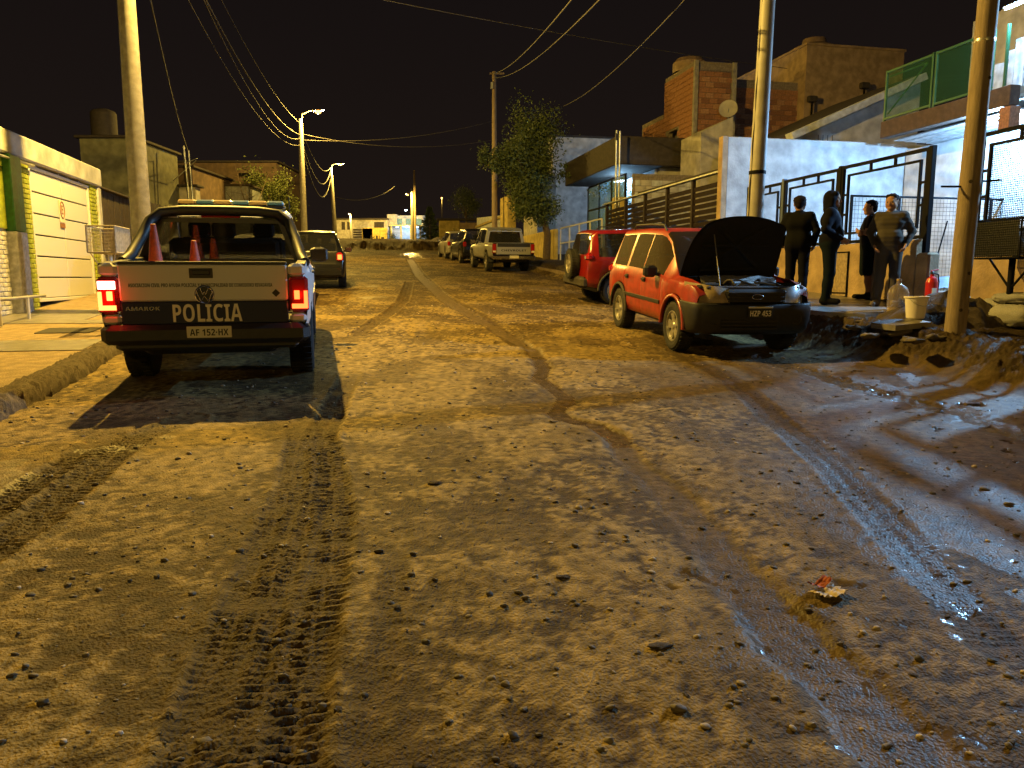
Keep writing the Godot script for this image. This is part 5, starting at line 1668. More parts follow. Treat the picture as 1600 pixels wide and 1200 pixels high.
func yard_things():
	var g = Vector3.ZERO
	# wooden pole
	var p = W(8.13, 7.41, .15)
	var wp = thing("wooden_pole", "thick weathered wooden utility pole standing in the dirt bank", "utility pole", p)
	var mb = MB.new()
	var rows = []
	for i in 40:
		var y = -.3 + i * .23
		var row = []
		for j in 25:
			var a = TAU * j / 24.0
			var r = lerpf(.122, .104, i / 40.0) + .004 * nb.get_noise_2d(cos(a) * 2.0 + 7.0, sin(a) * 2.0 + y * .12) + .002 * nd.get_noise_2d(a * .5, y * .08)
			row.append(Vector3(cos(a) * r + y * .020, y, sin(a) * r))
		rows.append(row)
	mb.grid(rows)
	put("shaft", mb, M.wood_pole, wp)
	for q in [[1.0, .3], [2.1, -.5], [3.3, .4], [.55, -.2]]:
		var kn = MB.new()
		kn.lathe(Vector3(sin(q[1]) * .118 + q[0] * .02, q[0], cos(q[1]) * .118), Vector3(sin(q[1]), 0, cos(q[1])), [[.022, -.02], [.022, .003], [.012, .006], [.001, .001]], 10)
		put("knot", kn, M.dark_wood, wp)
	for y in [3.72]:
		var bd = MB.new(); bd.lathe(Vector3(y * .02, y, 0), Vector3.UP, [[.114, 0], [.116, .02], [.114, .04]], 20); put("band", bd, M.galvanised, wp)
	rodp(wp, "step_bolt", M.iron_black, Vector3(-.32, 2.05, .02), Vector3(.05, 2.05, 0), .012)
	rodp(wp, "step_bolt", M.iron_black, Vector3(0, 2.1, 0), Vector3(.42, 2.13, 0), .012)
	# tall metal pole by the burnt car
	var q2 = W(12.2, 6.86, .3)
	var mp = thing("metal_pole", "tall pale tapered pole standing behind the raised bonnet", "utility pole", q2)
	var mt = MB.new()
	mt.tube([Vector3(0, -.3, 0), Vector3(.05, 3, 0), Vector3(.1, 6, 0), Vector3(.14, 9, 0)], [.145, .13, .115, .10], 20)
	put("shaft", mt, M.metal_pole, mp)
	var cb = MB.new(); var pts = []
	for i in 24: pts.append(Vector3(-.135 + i * .006 + .012 * sin(i * 1.7), .6 + i * .22, .05))
	cb.tube(pts, .012, 5)
	put("cable", cb, M.cable, mp)
	for y in [2.3]:
		var bd = MB.new(); bd.lathe(Vector3(y * .016, y, 0), Vector3.UP, [[.142, 0], [.144, .03], [.142, .06]], 20); put("band", bd, M.iron_black, mp)
	# dark basket on a post
	var bp = W(8.5, 8.55, .2)
	var bk = thing("iron_basket", "dark mesh rubbish basket on an iron post by the dirt bank", "basket", bp, SB())
	rodp(bk, "post", M.iron_black, Vector3(0, -.2, 0), Vector3(0, 1.15, 0), .04)
	wire_box(bk, Vector3(.0, 1.38, -.05), Vector3(.5, .5, .78), M.iron_black, .03)
	bx(bk, "side_sheet", M.plastic_black, Vector3(-.24, 1.38, -.05), Vector3(.004, .46, .70))
	for sz in [-1, 1]: rodp(bk, "strut", M.iron_black, Vector3(0, .72, 0), Vector3(0, 1.14, sz * .38), .016)
	var wb = MB.new()
	var P = []
	for i in 7:
		var row = []
		for j in 11:
			var th = PI * i / 6.0; var ph = TAU * j / 10.0
			row.append(Vector3(-.1 + sin(th) * cos(ph) * .13, 1.30 + cos(th) * .12, .18 + sin(th) * sin(ph) * .13) * (1.0 + .04 * sin(ph * 3.0)))
		P.append(row)
	wb.grid(P)
	single("white_bag", "crumpled pale bag lying in the dark mesh basket", "bag", wb, M.canvas, bp, SB())
	# rubble, soil heap
	var hp = MB.new(); rows = []
	for i in 26:
		var row = []
		for j in 26:
			var x = (j / 25.0 - .5) * 2.3; var z = (i / 25.0 - .5) * 1.9
			var e = maxf(0.0, 1.0 - (x * x / 1.25 + z * z / .85))
			row.append(Vector3(x, -.12 + .50 * pow(e, .8) * (1.0 + .6 * nb.get_noise_2d(x * 1.6, z * 1.6)) + .05 * nd.get_noise_2d(x, z), z))
		rows.append(row)
	hp.grid(rows, true)
	for v in hp.n.size():
		if hp.n[v].y < 0.0: hp.n[v] = -hp.n[v]
	single("soil_heap", "low heap of dark soil behind the wooden pole", "soil heap", hp, M.soil_dark, W(9.15, 8.15, .36), SB())
	var lumps = [[1350, 500, .16], [1375, 508, .13], [1400, 515, .20], [1440, 510, .14], [1395, 500, .12], [1460, 522, .10], [1425, 527, .12], [1530, 500, .15], [1555, 515, .14], [1545, 485, .12], [1520, 520, .10], [1360, 520, .10], [1335, 508, .09], [1585, 505, .12], [1450, 500, .12]]
	for k in lumps:
		var q = stv(gnd(k[0], k[1], .40))
		var sc = Vector3(k[2] * 1.25, k[2] * .55, k[2])
		single("rubble_stone", "rough dark stone in the rubble by the pavement edge", "stone", stone_mesh(k[0], .7), M.rock, W(q.x, q.y, .36 + sc.y * .1), Basis(Vector3.UP, k[1] * .7) .scaled_local(sc), "rubble by the wooden pole")
	# slabs of broken paving
	for k in [[1405, 512, .62, .5, .2], [1365, 493, .95, .6, -.1]]:
		var q = stv(gnd(k[0], k[1], .42))
		var sm = MB.new()
		sm.prism([Vector2(-.5, -.4), Vector2(.45, -.5), Vector2(.55, .2), Vector2(.1, .5), Vector2(-.55, .3)], Vector3.ZERO, Vector3(k[2], .04, 0), Vector3(0, .03, -k[3]), Vector3.UP, .07)
		single("paving_slab", ["broken flat slab tilted on the rubble heap", "wide pale muddy slab under the white bucket"][0 if k[2] < .7 else 1], "slab", sm, M.wet_concrete, W(q.x, q.y, .50 if k[2] < .7 else .505), SB(k[4]))
	# bucket, bottle, extinguisher
	var q = stv(gnd(1430, 497, .52))
	var bu = thing("white_bucket", "white plastic bucket standing beside the clear water bottle", "bucket", W(q.x, q.y, .515), SB())
	mb = MB.new()
	mb.lathe(Vector3.ZERO, Vector3.UP, [[.001, .004], [.105, .0], [.112, .01], [.142, .27], [.155, .275], [.155, .295], [.140, .296], [.108, .02], [.001, .018]], 28)
	put("bucket_body", mb, M.bucket_white, bu)
	mb = MB.new(); pts = []
	for i in 13: pts.append(Vector3(cos(PI * i / 12.0) * .155, .27 - sin(PI * i / 12.0) * .10, .06 + sin(PI * i / 12.0) * .09))
	mb.tube(pts, .004, 5)
	put("bucket_handle", mb, M.galvanised, bu)
	q = stv(gnd(1409, 492, .5))
	var jg = thing("water_bottle", "large clear plastic water bottle left of the white bucket", "bottle", W(q.x + .1, q.y, .51), SB())
	mb = MB.new()
	mb.lathe(Vector3.ZERO, Vector3.UP, [[.001, .0], [.13, .0], [.14, .015], [.14, .08], [.134, .09], [.14, .10], [.14, .18], [.134, .19], [.14, .20], [.14, .29], [.12, .35], [.07, .40], [.032, .42], [.03, .47]], 28)
	put("bottle_body", mb, M.bottle_plastic, jg)
	mb = MB.new(); mb.lathe(Vector3(0, .46, 0), Vector3.UP, [[.034, 0], [.034, .03], [.001, .032]], 16); put("cap", mb, M.plaster_tan, jg)
	mb = MB.new(); mb.lathe(Vector3.ZERO, Vector3.UP, [[.001, .006], [.128, .006], [.132, .10], [.001, .10]], 24); put("water", mb, M.bottle_water, jg)
	q = stv(gnd(1453, 480, .5))
	var ex = thing("fire_extinguisher", "red fire extinguisher standing by the gate post", "extinguisher", W(q.x, q.y, .49), SB())
	mb = MB.new()
	mb.lathe(Vector3.ZERO, Vector3.UP, [[.001, .0], [.08, .0], [.088, .012], [.088, .40], [.07, .46], [.03, .49], [.03, .52]], 24)
	put("cylinder_body", mb, M.extinguisher_red, ex)
	bx(ex, "valve", M.plastic_black, Vector3(0, .54, 0), Vector3(.05, .05, .05), .01)
	bx(ex, "lever", M.extinguisher_red, Vector3(.04, .585, 0), Vector3(.14, .02, .025), .006, Basis(Vector3.BACK, .2))
	mb = MB.new(); mb.tube([Vector3(.02, .54, 0), Vector3(.11, .52, 0), Vector3(.125, .4, 0), Vector3(.11, .15, 0)], .012, 6); put("hose", mb, M.rubber, ex)
	bx(ex, "tag", M.plate_white, Vector3(-.02, .26, .087), Vector3(.08, .10, .006))
	# sacks by the wall
	for k in 3:
		var sk = MB.new(); rows = []
		for i in 15:
			var row = []
			for j in 25:
				var th = PI * i / 14.0; var ph = TAU * j / 24.0
				var d = Vector3(signf(cos(ph)) * pow(absf(cos(ph)), .7) * pow(sin(th), .55), cos(th), signf(sin(ph)) * pow(absf(sin(ph)), .7) * pow(sin(th), .55))
				var w = 1.0 + .10 * nb.get_noise_3d(d.x + k * 3.0, d.y * 1.5, d.z) + .05 * sin(ph * 7.0 + th * 5.0 + 3.0 * nb.get_noise_2d(ph, th * 2.0)) + .05 * nd.get_noise_3d(d.x * .5, d.y * .5, d.z * .5)
				row.append(d * w)
			rows.append(row)
		sk.grid(rows)
		var pos = [onT(1590, 478, 8.62), onT(1570, 462, 8.72), onT(1598, 448, 8.75)][k]
		single("cloth_sack", ["pale full sack lying lowest against the tan wall", "pale sack slumped behind the lowest sack", "folded pale sack on top of the other sacks"][k], "sack", sk, M.canvas, W(pos.x, pos.y, [.58, .64, .80][k]), SB(.3 * k).scaled_local(Vector3(.25, [.15, .14, .08][k], .34)), "sacks by the wall")
	# blue tarpaulin covered thing in the yard
	var bt = framed("blue_tarp", "blue and white tarpaulin bundle inside the yard opening", "tarpaulin")
	mb = MB.new(); rows = []
	for i in 9:
		var row = []
		for j in 13:
			row.append(L(11.3 + i * .14, 9.9 + j * .12, 1.42 + .22 * sin(PI * j / 12.0) * sin(PI * i / 8.0) + .05 * nb.get_noise_2d(i * .4, j * .4)))
		rows.append(row)
	mb.grid(rows, true)
	put("sheet", mb, M.blue_paint, bt)
	# crumpled wrapper on the road
	q = stv(gnd(1296, 935))
	var pr = thing("crumpled_wrapper", "crumpled tan and red paper wrapper lying on the wet mud", "litter", W(q.x, q.y, gh(q.x, q.y) + .004), SB(.4))
	for k in 2:
		mb = MB.new(); rows = []
		for i in 11:
			var row = []
			for j in 13:
				var x = (j / 12.0 - .5) * (.15 if k == 0 else .13); var z = (i / 10.0 - .5) * (.10 if k == 0 else .05)
				var e = 1.0 + .35 * nb.get_noise_2d(i * .9 + k * 9, j * .05 + 3.0)
				row.append(Vector3(x * e + (0.0 if k == 0 else .01), .012 + .020 * absf(nb.get_noise_2d(x * 9.0 + k * 5.0, z * 9.0)) + (.010 * sin(j * 1.3) * .5 if k == 0 else .03 * absf(x) / .06), z * e - (.0 if k == 0 else .06)))
			rows.append(row)
		mb.grid(rows, true)
		put(["paper_sheet", "red_flap"][k], mb, [M.paper, M.paper_red][k], pr)

# ---- trees ----
func leaves(mb, ce, rad, count, size, col, clumps = 30):
	var cs = []
	for k in clumps:
		var d = Vector3(rng.randfn(0, 1), rng.randfn(0, 1), rng.randfn(0, 1)).normalized() * pow(rng.randf(), .45)
		cs.append([ce + d * rad * .82, rng.randf_range(.22, .42)])
	for i in count:
		var c = cs[rng.randi() % clumps]
		var d = Vector3(rng.randfn(0, .5), rng.randfn(0, .5), rng.randfn(0, .5))
		var p = c[0] + d * rad * c[1]
		var a = Vector3(rng.randfn(0, 1), rng.randfn(-.2, .8), rng.randfn(0, 1)).normalized()
		var b = a.cross(Vector3(rng.randfn(0, 1), rng.randfn(0, 1), rng.randfn(0, 1))).normalized()
		var s = size * rng.randf_range(.6, 1.5)
		var v = rng.randf_range(.65, 1.35)
		mb.col = Color(col.r * v, col.g * v, col.b * v)
		var t = p + a * s * 1.6
		mb.quad(p, p + a * s * .8 + b * s * .38, t, p + a * s * .8 - b * s * .38)
	mb.col = Color(1, 1, 1)

func tree(called, label, base, height, crown_c, crown_r, count, leaf, col, m, trunk_r, limbs = 7):
	var root = thing(called, label, "tree", base)
	var tm = MB.new()
	var top = crown_c
	tm.tube([Vector3(0, -.3, 0), Vector3(.05, crown_c.y * .3, .03), top * .62 + Vector3(.08, 0, 0), top], [trunk_r * 1.25, trunk_r, trunk_r * .8, trunk_r * .4], 10)
	for k in limbs:
		var d = Vector3(rng.randfn(0, 1), rng.randf_range(-.3, 1.0), rng.randfn(0, 1)).normalized()
		var a = top * rng.randf_range(.5, .9)
		var e = crown_c + d * crown_r * .75
		tm.tube([a, a.lerp(e, .5) + Vector3(0, .15, 0), e], [trunk_r * .45, trunk_r * .28, trunk_r * .1], 6)
	put("trunk", tm, M.bark, root)
	var cm = MB.new()
	leaves(cm, crown_c, crown_r, count, leaf, col, 46)
	put("crown", cm, m, root)
	return root

func conifer(label, base, height, w):
	var root = thing("conifer", label, "tree", base)
	rodp(root, "trunk", M.bark, Vector3(0, -.3, 0), Vector3(0, height * .95, 0), .12, .02)
	var cm = MB.new()
	for i in 5200:
		var y = pow(rng.randf(), 1.25)
		var r = (1.0 - y) * w * sqrt(rng.randf()) * (.75 + .25 * sin(y * 40.0))
		var a = rng.randf() * TAU
		var p = Vector3(cos(a) * r, height * (.08 + .92 * y) - r * .25, sin(a) * r)
		var d = Vector3(cos(a), rng.randf_range(-.5, .5), sin(a)).normalized()
		var b = d.cross(Vector3(rng.randfn(0, 1), 1, rng.randfn(0, 1))).normalized()
		var v = rng.randf_range(.6, 1.4)
		cm.col = Color(.05 * v, .075 * v, .035 * v)
		cm.quad(p, p + d * .14 + b * .035, p + d * .30, p + d * .14 - b * .035)
	put("crown", cm, M.leaf_conifer, root)

func bare_shrub(label, base, h):
	var root = thing("bare_shrub", label, "shrub", base)
	for k in 9:
		var mb = MB.new()
		var d = Vector3(rng.randfn(0, .5), 1, rng.randfn(0, .3)).normalized()
		var e = d * h * rng.randf_range(.7, 1.1)
		mb.tube([Vector3.ZERO, e * .5 + Vector3(rng.randfn(0, .1), 0, 0), e], [.03, .018, .006], 5)
		for i in 5:
			var a = e * rng.randf_range(.4, .9)
			mb.tube([a, a + Vector3(rng.randfn(0, .3), rng.randf_range(.1, .5), rng.randfn(0, .2))], [.010, .004], 4)
		put("branch", mb, M.bark, root)

# ---- people: one smooth skin meshed from tapered bones ----
func skin_field(mb, bones, cell, ripple = null):
	var lo = Vector3(1e9, 1e9, 1e9); var hi = -lo
	for b in bones:
		var r = maxf(b[2], b[3]) + cell * 3.0
		for p in [b[0], b[1]]:
			lo = lo.min(p - Vector3.ONE * r); hi = hi.max(p + Vector3.ONE * r)
	var nx = int((hi.x - lo.x) / cell) + 2; var ny = int((hi.y - lo.y) / cell) + 2; var nz = int((hi.z - lo.z) / cell) + 2
	var F = PackedFloat32Array(); F.resize(nx * ny * nz); F.fill(1.0)
	for b in bones:
		var r = maxf(b[2], b[3]); var k = b[5] if b.size() > 5 else .03
		var m = r + k + cell * 2.0
		var a0 = ((b[0].min(b[1]) - Vector3.ONE * m - lo) / cell).floor(); var a1 = ((b[0].max(b[1]) + Vector3.ONE * m - lo) / cell).ceil()
		var d = b[1] - b[0]; var dd = maxf(d.length_squared(), 1e-9)
		var fl = b[6] if b.size() > 6 else Vector3.ONE
		for z in range(max(0, int(a0.z)), min(nz, int(a1.z) + 1)):
			for y in range(max(0, int(a0.y)), min(ny, int(a1.y) + 1)):
				var row = (z * ny + y) * nx
				for x in range(max(0, int(a0.x)), min(nx, int(a1.x) + 1)):
					var p = lo + Vector3(x, y, z) * cell - b[0]
					var t = clampf(p.dot(d) / dd, 0.0, 1.0)
					var q = (p - d * t) * fl
					var e = q.length() - lerpf(b[2], b[3], t)
					if ripple: e += ripple.call(p + b[0], b[4])
					var o = F[row + x]
					var h = maxf(k - absf(o - e), 0.0) / k
					F[row + x] = minf(o, e) - h * h * k * .25
	var ids = {}
	var st = [0, 1, nx, nx + 1, nx * ny, nx * ny + 1, nx * ny + nx, nx * ny + nx + 1]
	var off = [Vector3(0, 0, 0), Vector3(1, 0, 0), Vector3(0, 1, 0), Vector3(1, 1, 0), Vector3(0, 0, 1), Vector3(1, 0, 1), Vector3(0, 1, 1), Vector3(1, 1, 1)]
	var ed = [[0, 1], [2, 3], [4, 5], [6, 7], [0, 2], [1, 3], [4, 6], [5, 7], [0, 4], [1, 5], [2, 6], [3, 7]]
	for z in nz - 1:
		for y in ny - 1:
			var row = (z * ny + y) * nx
			for x in nx - 1:
				var i = row + x
				var s0 = F[i] < 0.0
				if (F[i + 1] < 0.0) == s0 and (F[i + nx] < 0.0) == s0 and (F[i + nx + 1] < 0.0) == s0 and (F[i + st[4]] < 0.0) == s0 and (F[i + st[5]] < 0.0) == s0 and (F[i + st[6]] < 0.0) == s0 and (F[i + st[7]] < 0.0) == s0: continue
				var c = Vector3.ZERO; var n = 0
				for e in ed:
					var f0 = F[i + st[e[0]]]; var f1 = F[i + st[e[1]]]
					if (f0 < 0.0) != (f1 < 0.0):
						c += off[e[0]].lerp(off[e[1]], f0 / (f0 - f1)); n += 1
				c /= n
				var g = Vector3(F[i + 1] + F[i + st[3]] + F[i + st[5]] + F[i + st[7]] - F[i] - F[i + st[2]] - F[i + st[4]] - F[i + st[6]], F[i + st[2]] + F[i + st[3]] + F[i + st[6]] + F[i + st[7]] - F[i] - F[i + 1] - F[i + st[4]] - F[i + st[5]], F[i + st[4]] + F[i + st[5]] + F[i + st[6]] + F[i + st[7]] - F[i] - F[i + 1] - F[i + st[2]] - F[i + st[3]])
				var p = lo + (Vector3(x, y, z) + c) * cell
				var best = 1e9; var col = Color(.1, .1, .1)
				for b in bones:
					var d = b[1] - b[0]
					var t = clampf((p - b[0]).dot(d) / maxf(d.length_squared(), 1e-9), 0.0, 1.0)
					var e = ((p - b[0] - d * t) * (b[6] if b.size() > 6 else Vector3.ONE)).length() - lerpf(b[2], b[3], t)
					if e < best:
						best = e; col = b[4]
				mb.col = col
				ids[i] = mb.vert(p, g.normalized())
	for i in ids:
		for ax in 3:
			var j = i + [1, nx, nx * ny][ax]
			if j >= F.size() or (F[i] < 0.0) == (F[j] < 0.0): continue
			var u = [nx, nx * ny, 1][ax]; var w = [nx * ny, 1, nx][ax]
			if not (ids.has(i - u) and ids.has(i - w) and ids.has(i - u - w)): continue
			var a = ids[i]; var b = ids[i - u]; var c = ids[i - u - w]; var d = ids[i - w]
			if F[i] < 0.0: mb.ix.append_array(PackedInt32Array([a, c, b, a, d, c]))
			else: mb.ix.append_array(PackedInt32Array([a, b, c, a, c, d]))
	mb.col = Color(1, 1, 1)

func hand_bones(wrist, dir, palm_n, col, curl, side):
	# palm along dir, fingers bending towards palm_n
	var sd = dir.cross(palm_n).normalized() * side
	var out = []
	var kn = wrist + dir * .085
	for k in 3: out.append([wrist + dir * .01 + sd * (k - 1) * .018, kn + sd * (k - 1) * .024, .019, .017, col, .012])
	var len = [.062, .075, .07, .055]
	for f in 4:
		var p = kn + sd * (.033 - f * .022)
		var d = dir
		for j in 3:
			d = (d * cos(curl) + palm_n * sin(curl)).normalized() if j else (dir * cos(curl * .7) + palm_n * sin(curl * .7)).normalized()
			var l = len[f] * [.45, .32, .25][j]
			var e = p + d * l
			out.append([p, e, .0095 - j * .0008, .009 - j * .0008, col, .004])
			p = e
			var pn = palm_n
			palm_n = (pn * cos(0) ).normalized()
	var tb = wrist + dir * .025 + sd * .03
	var td = (dir * .75 + sd * .55 + palm_n * .35).normalized()
	out.append([tb, tb + td * .035, .013, .011, col, .008])
	out.append([tb + td * .035, tb + td * .035 + (td + dir * .5).normalized() * .03, .0105, .009, col, .004])
	return out

func person(label, at_, yaw, o):
	# o: colours top, legs, shoes, skin; joints overrides; the figure faces -z
	var root = thing("person", label, "person", at_, Basis(Vector3.UP, yaw))
	var sc = o.get("scale", 1.0)
	var J = {"hipL": Vector3(-.10, .92, 0), "hipR": Vector3(.10, .92, 0), "kneeL": Vector3(-.105, .50, -.02), "kneeR": Vector3(.105, .50, -.02), "ankL": Vector3(-.11, .09, .02), "ankR": Vector3(.11, .09, .02), "toeL": Vector3(-.13, .045, -.16), "toeR": Vector3(.13, .045, -.16),
		"pel": Vector3(0, .95, 0), "belly": Vector3(0, 1.10, -.02), "chest": Vector3(0, 1.30, 0), "neck": Vector3(0, 1.48, .01), "head": Vector3(0, 1.62, -.01),
		"shL": Vector3(-.175, 1.41, .0), "shR": Vector3(.175, 1.41, .0), "elL": Vector3(-.25, 1.16, .03), "elR": Vector3(.25, 1.16, .03), "wrL": Vector3(-.22, .93, -.08), "wrR": Vector3(.22, .93, -.08)}
	for k in o.get("joints", {}): J[k] = o.joints[k]
	var T_ = o.top; var Lg = o.legs; var S = o.skin; var Sh = o.shoes
	var bulk = o.get("bulk", 1.0); var lg = o.get("loose", 1.0)
	var bones = [
		[J.pel + Vector3(-.06, 0, 0), J.pel + Vector3(.06, 0, 0), .125 * bulk, .125 * bulk, Lg, .05],
		[J.belly + Vector3(-.05, 0, 0), J.belly + Vector3(.05, 0, 0), .13 * bulk, .13 * bulk, T_, .06],
		[J.pel + Vector3(-.05, .06, 0), J.pel + Vector3(.05, .06, 0), .135 * bulk, .135 * bulk, T_, .04],
		[J.chest + Vector3(-.075, 0, 0), J.chest + Vector3(.075, 0, 0), .13 * bulk, .13 * bulk, T_, .06],
		[J.shL, J.shR, .070 * bulk, .070 * bulk, T_, .07],
		[J.chest + Vector3(0, .1, 0), J.neck, .10, .062, T_, .05],
		[J.neck - Vector3(0, .02, 0), J.head - Vector3(0, .08, 0), .058, .055, S, .02]]
	var sleeve = o.get("sleeve", 1.0)
	for s in ["L", "R"]:
		var el = J["el" + s]; var sh = J["sh" + s]; var wr = J["wr" + s]
		bones.append([sh, sh.lerp(el, .6), .066 * bulk, .060 * bulk, T_, .04])
		bones.append([sh.lerp(el, .5), el, .056 * bulk if sleeve > .5 else .046, .052 * bulk if sleeve > .5 else .042, T_ if sleeve > .5 else S, .03])
		bones.append([el, wr, .050 * bulk if sleeve > .5 else .042, .038 if sleeve > .5 else .028, T_ if sleeve > .5 else S, .03])
		var hip = J["hip" + s]; var kn = J["knee" + s]; var an = J["ank" + s]
		bones.append([hip, kn, .100 * lg, .075 * lg, Lg, .04])
		if o.get("shorts", false):
			bones.append([kn + Vector3(0, -.03, 0), kn.lerp(an, .5), .052, .054, S, .03]); bones.append([kn.lerp(an, .4), an, .055, .036, S, .03])
		else:
			bones.append([kn, kn.lerp(an, .5), .072 * lg, .066 * lg, Lg, .03]); bones.append([kn.lerp(an, .4), an, .066 * lg, .055 * lg, Lg, .03])
		var toe = J["toe" + s]
		bones.append([an - Vector3(0, .035, -.035), toe, .052, .044, Sh, .03]); bones.append([an + Vector3(0, .01, 0), an - Vector3(0, .04, 0), .05, .052, Sh, .03])
	var mb = MB.new()
	skin_field(mb, bones, .017, o.get("ripple"))
	# head
	var fb = o.get("face", Basis.IDENTITY); var h = J.head
	var hd = []
	var cap_ = o.get("hood", null)
	for q in [[0, .035, .012, 0, .035, .012, .092], [0, -.01, -.035, 0, .045, -.03, .072], [0, -.075, -.055, 0, -.055, -.04, .045], [-.035, -.045, -.03, .035, -.045, -.03, .048], [0, -.085, -.072, 0, -.08, -.07, .022]]:
		hd.append([h + fb * Vector3(q[0], q[1], q[2]), h + fb * Vector3(q[3], q[4], q[5]), q[6], q[6], S, .03])
	hd.append([h + fb * Vector3(0, .015, -.098), h + fb * Vector3(0, -.025, -.118), .011, .016, S, .012])
	hd.append([h + fb * Vector3(-.042, .028, -.088), h + fb * Vector3(.042, .028, -.088), .014, .014, S, .012])
	for sd in [-1, 1]:
		hd.append([h + fb * Vector3(sd * .086, .02, .005), h + fb * Vector3(sd * .088, -.02, .0), .017, .012, S, .008])
		hd.append([h + fb * Vector3(sd * .033, .008, -.093), h + fb * Vector3(sd * .036, .008, -.093), .011, .011, Color(.06, .05, .045), .004])
		hd.append([h + fb * Vector3(sd * .048, -.02, -.07), h + fb * Vector3(sd * .048, -.025, -.07), .028, .026, S, .02])
	hd.append([h + fb * Vector3(-.024, -.052, -.096), h + fb * Vector3(.024, -.052, -.096), .0085, .0085, Color(S.r * .75, S.g * .5, S.b * .5), .006])
	hd.append([h + Vector3(0, -.06, .01), J.neck + Vector3(0, .01, 0), .055, .058, S, .03])
	skin_field(mb, hd, .0075)
	if o.get("hands", true):
		for s in ["L", "R"]:
			var el = J["el" + s]; var wr = J["wr" + s]
			var dir = (wr - el).normalized() if not o.has("hand" + s) else o["hand" + s]
			var inward = Vector3(1 if s == "L" else -1, 0, -.3)
			inward = (inward - dir * inward.dot(dir)).normalized()
			skin_field(mb, hand_bones(wr, dir, inward, S, .5, 1.0 if s == "L" else -1.0), .0062)
	for i in mb.v.size(): mb.v[i] *= sc
	put("body", mb, M.person, root)
	var hb = []
	var hm = MB.new()
	var HC = o.get("haircol", Color(.012, .009, .008))
	if cap_ != null:
		hb = [[h + fb * Vector3(0, .04, .03), h + fb * Vector3(0, .03, .02), .112, .112, cap_, .05], [h + fb * Vector3(0, -.05, .045), h + fb * Vector3(0, -.14, .03), .095, .105, cap_, .05], [h + fb * Vector3(-.07, .0, .0), h + fb * Vector3(-.07, -.09, .01), .05, .05, cap_, .03], [h + fb * Vector3(.07, .0, .0), h + fb * Vector3(.07, -.09, .01), .05, .05, cap_, .03], [h + fb * Vector3(-.06, .095, -.05), h + fb * Vector3(.06, .095, -.05), .034, .034, cap_, .03]]
		skin_field(hm, hb, .010)
	else:
		hb = [[h + fb * Vector3(0, .052, .022), h + fb * Vector3(0, .04, .02), .094, .094, HC, .03], [h + fb * Vector3(0, -.02, .055), h + fb * Vector3(0, .0, .05), .062, .07, HC, .03], [h + fb * Vector3(-.05, .10, -.045), h + fb * Vector3(.05, .10, -.045), .032, .032, HC, .03]]
		for k in o.get("curls", 26):
			var d = Vector3(rng.randfn(0, 1), rng.randf_range(-.15, 1), rng.randf_range(-.7, 1)).normalized()
			var p = h + fb * (Vector3(0, .045, .022) + d * .088)
			hb.append([p, p + fb * d * .008, .017 + .006 * rng.randf(), .014, HC, .01])
		skin_field(hm, hb, .009)
	for i in hm.v.size(): hm.v[i] *= sc
	put("hood" if cap_ != null else "hair", hm, M.person, root)
	return root

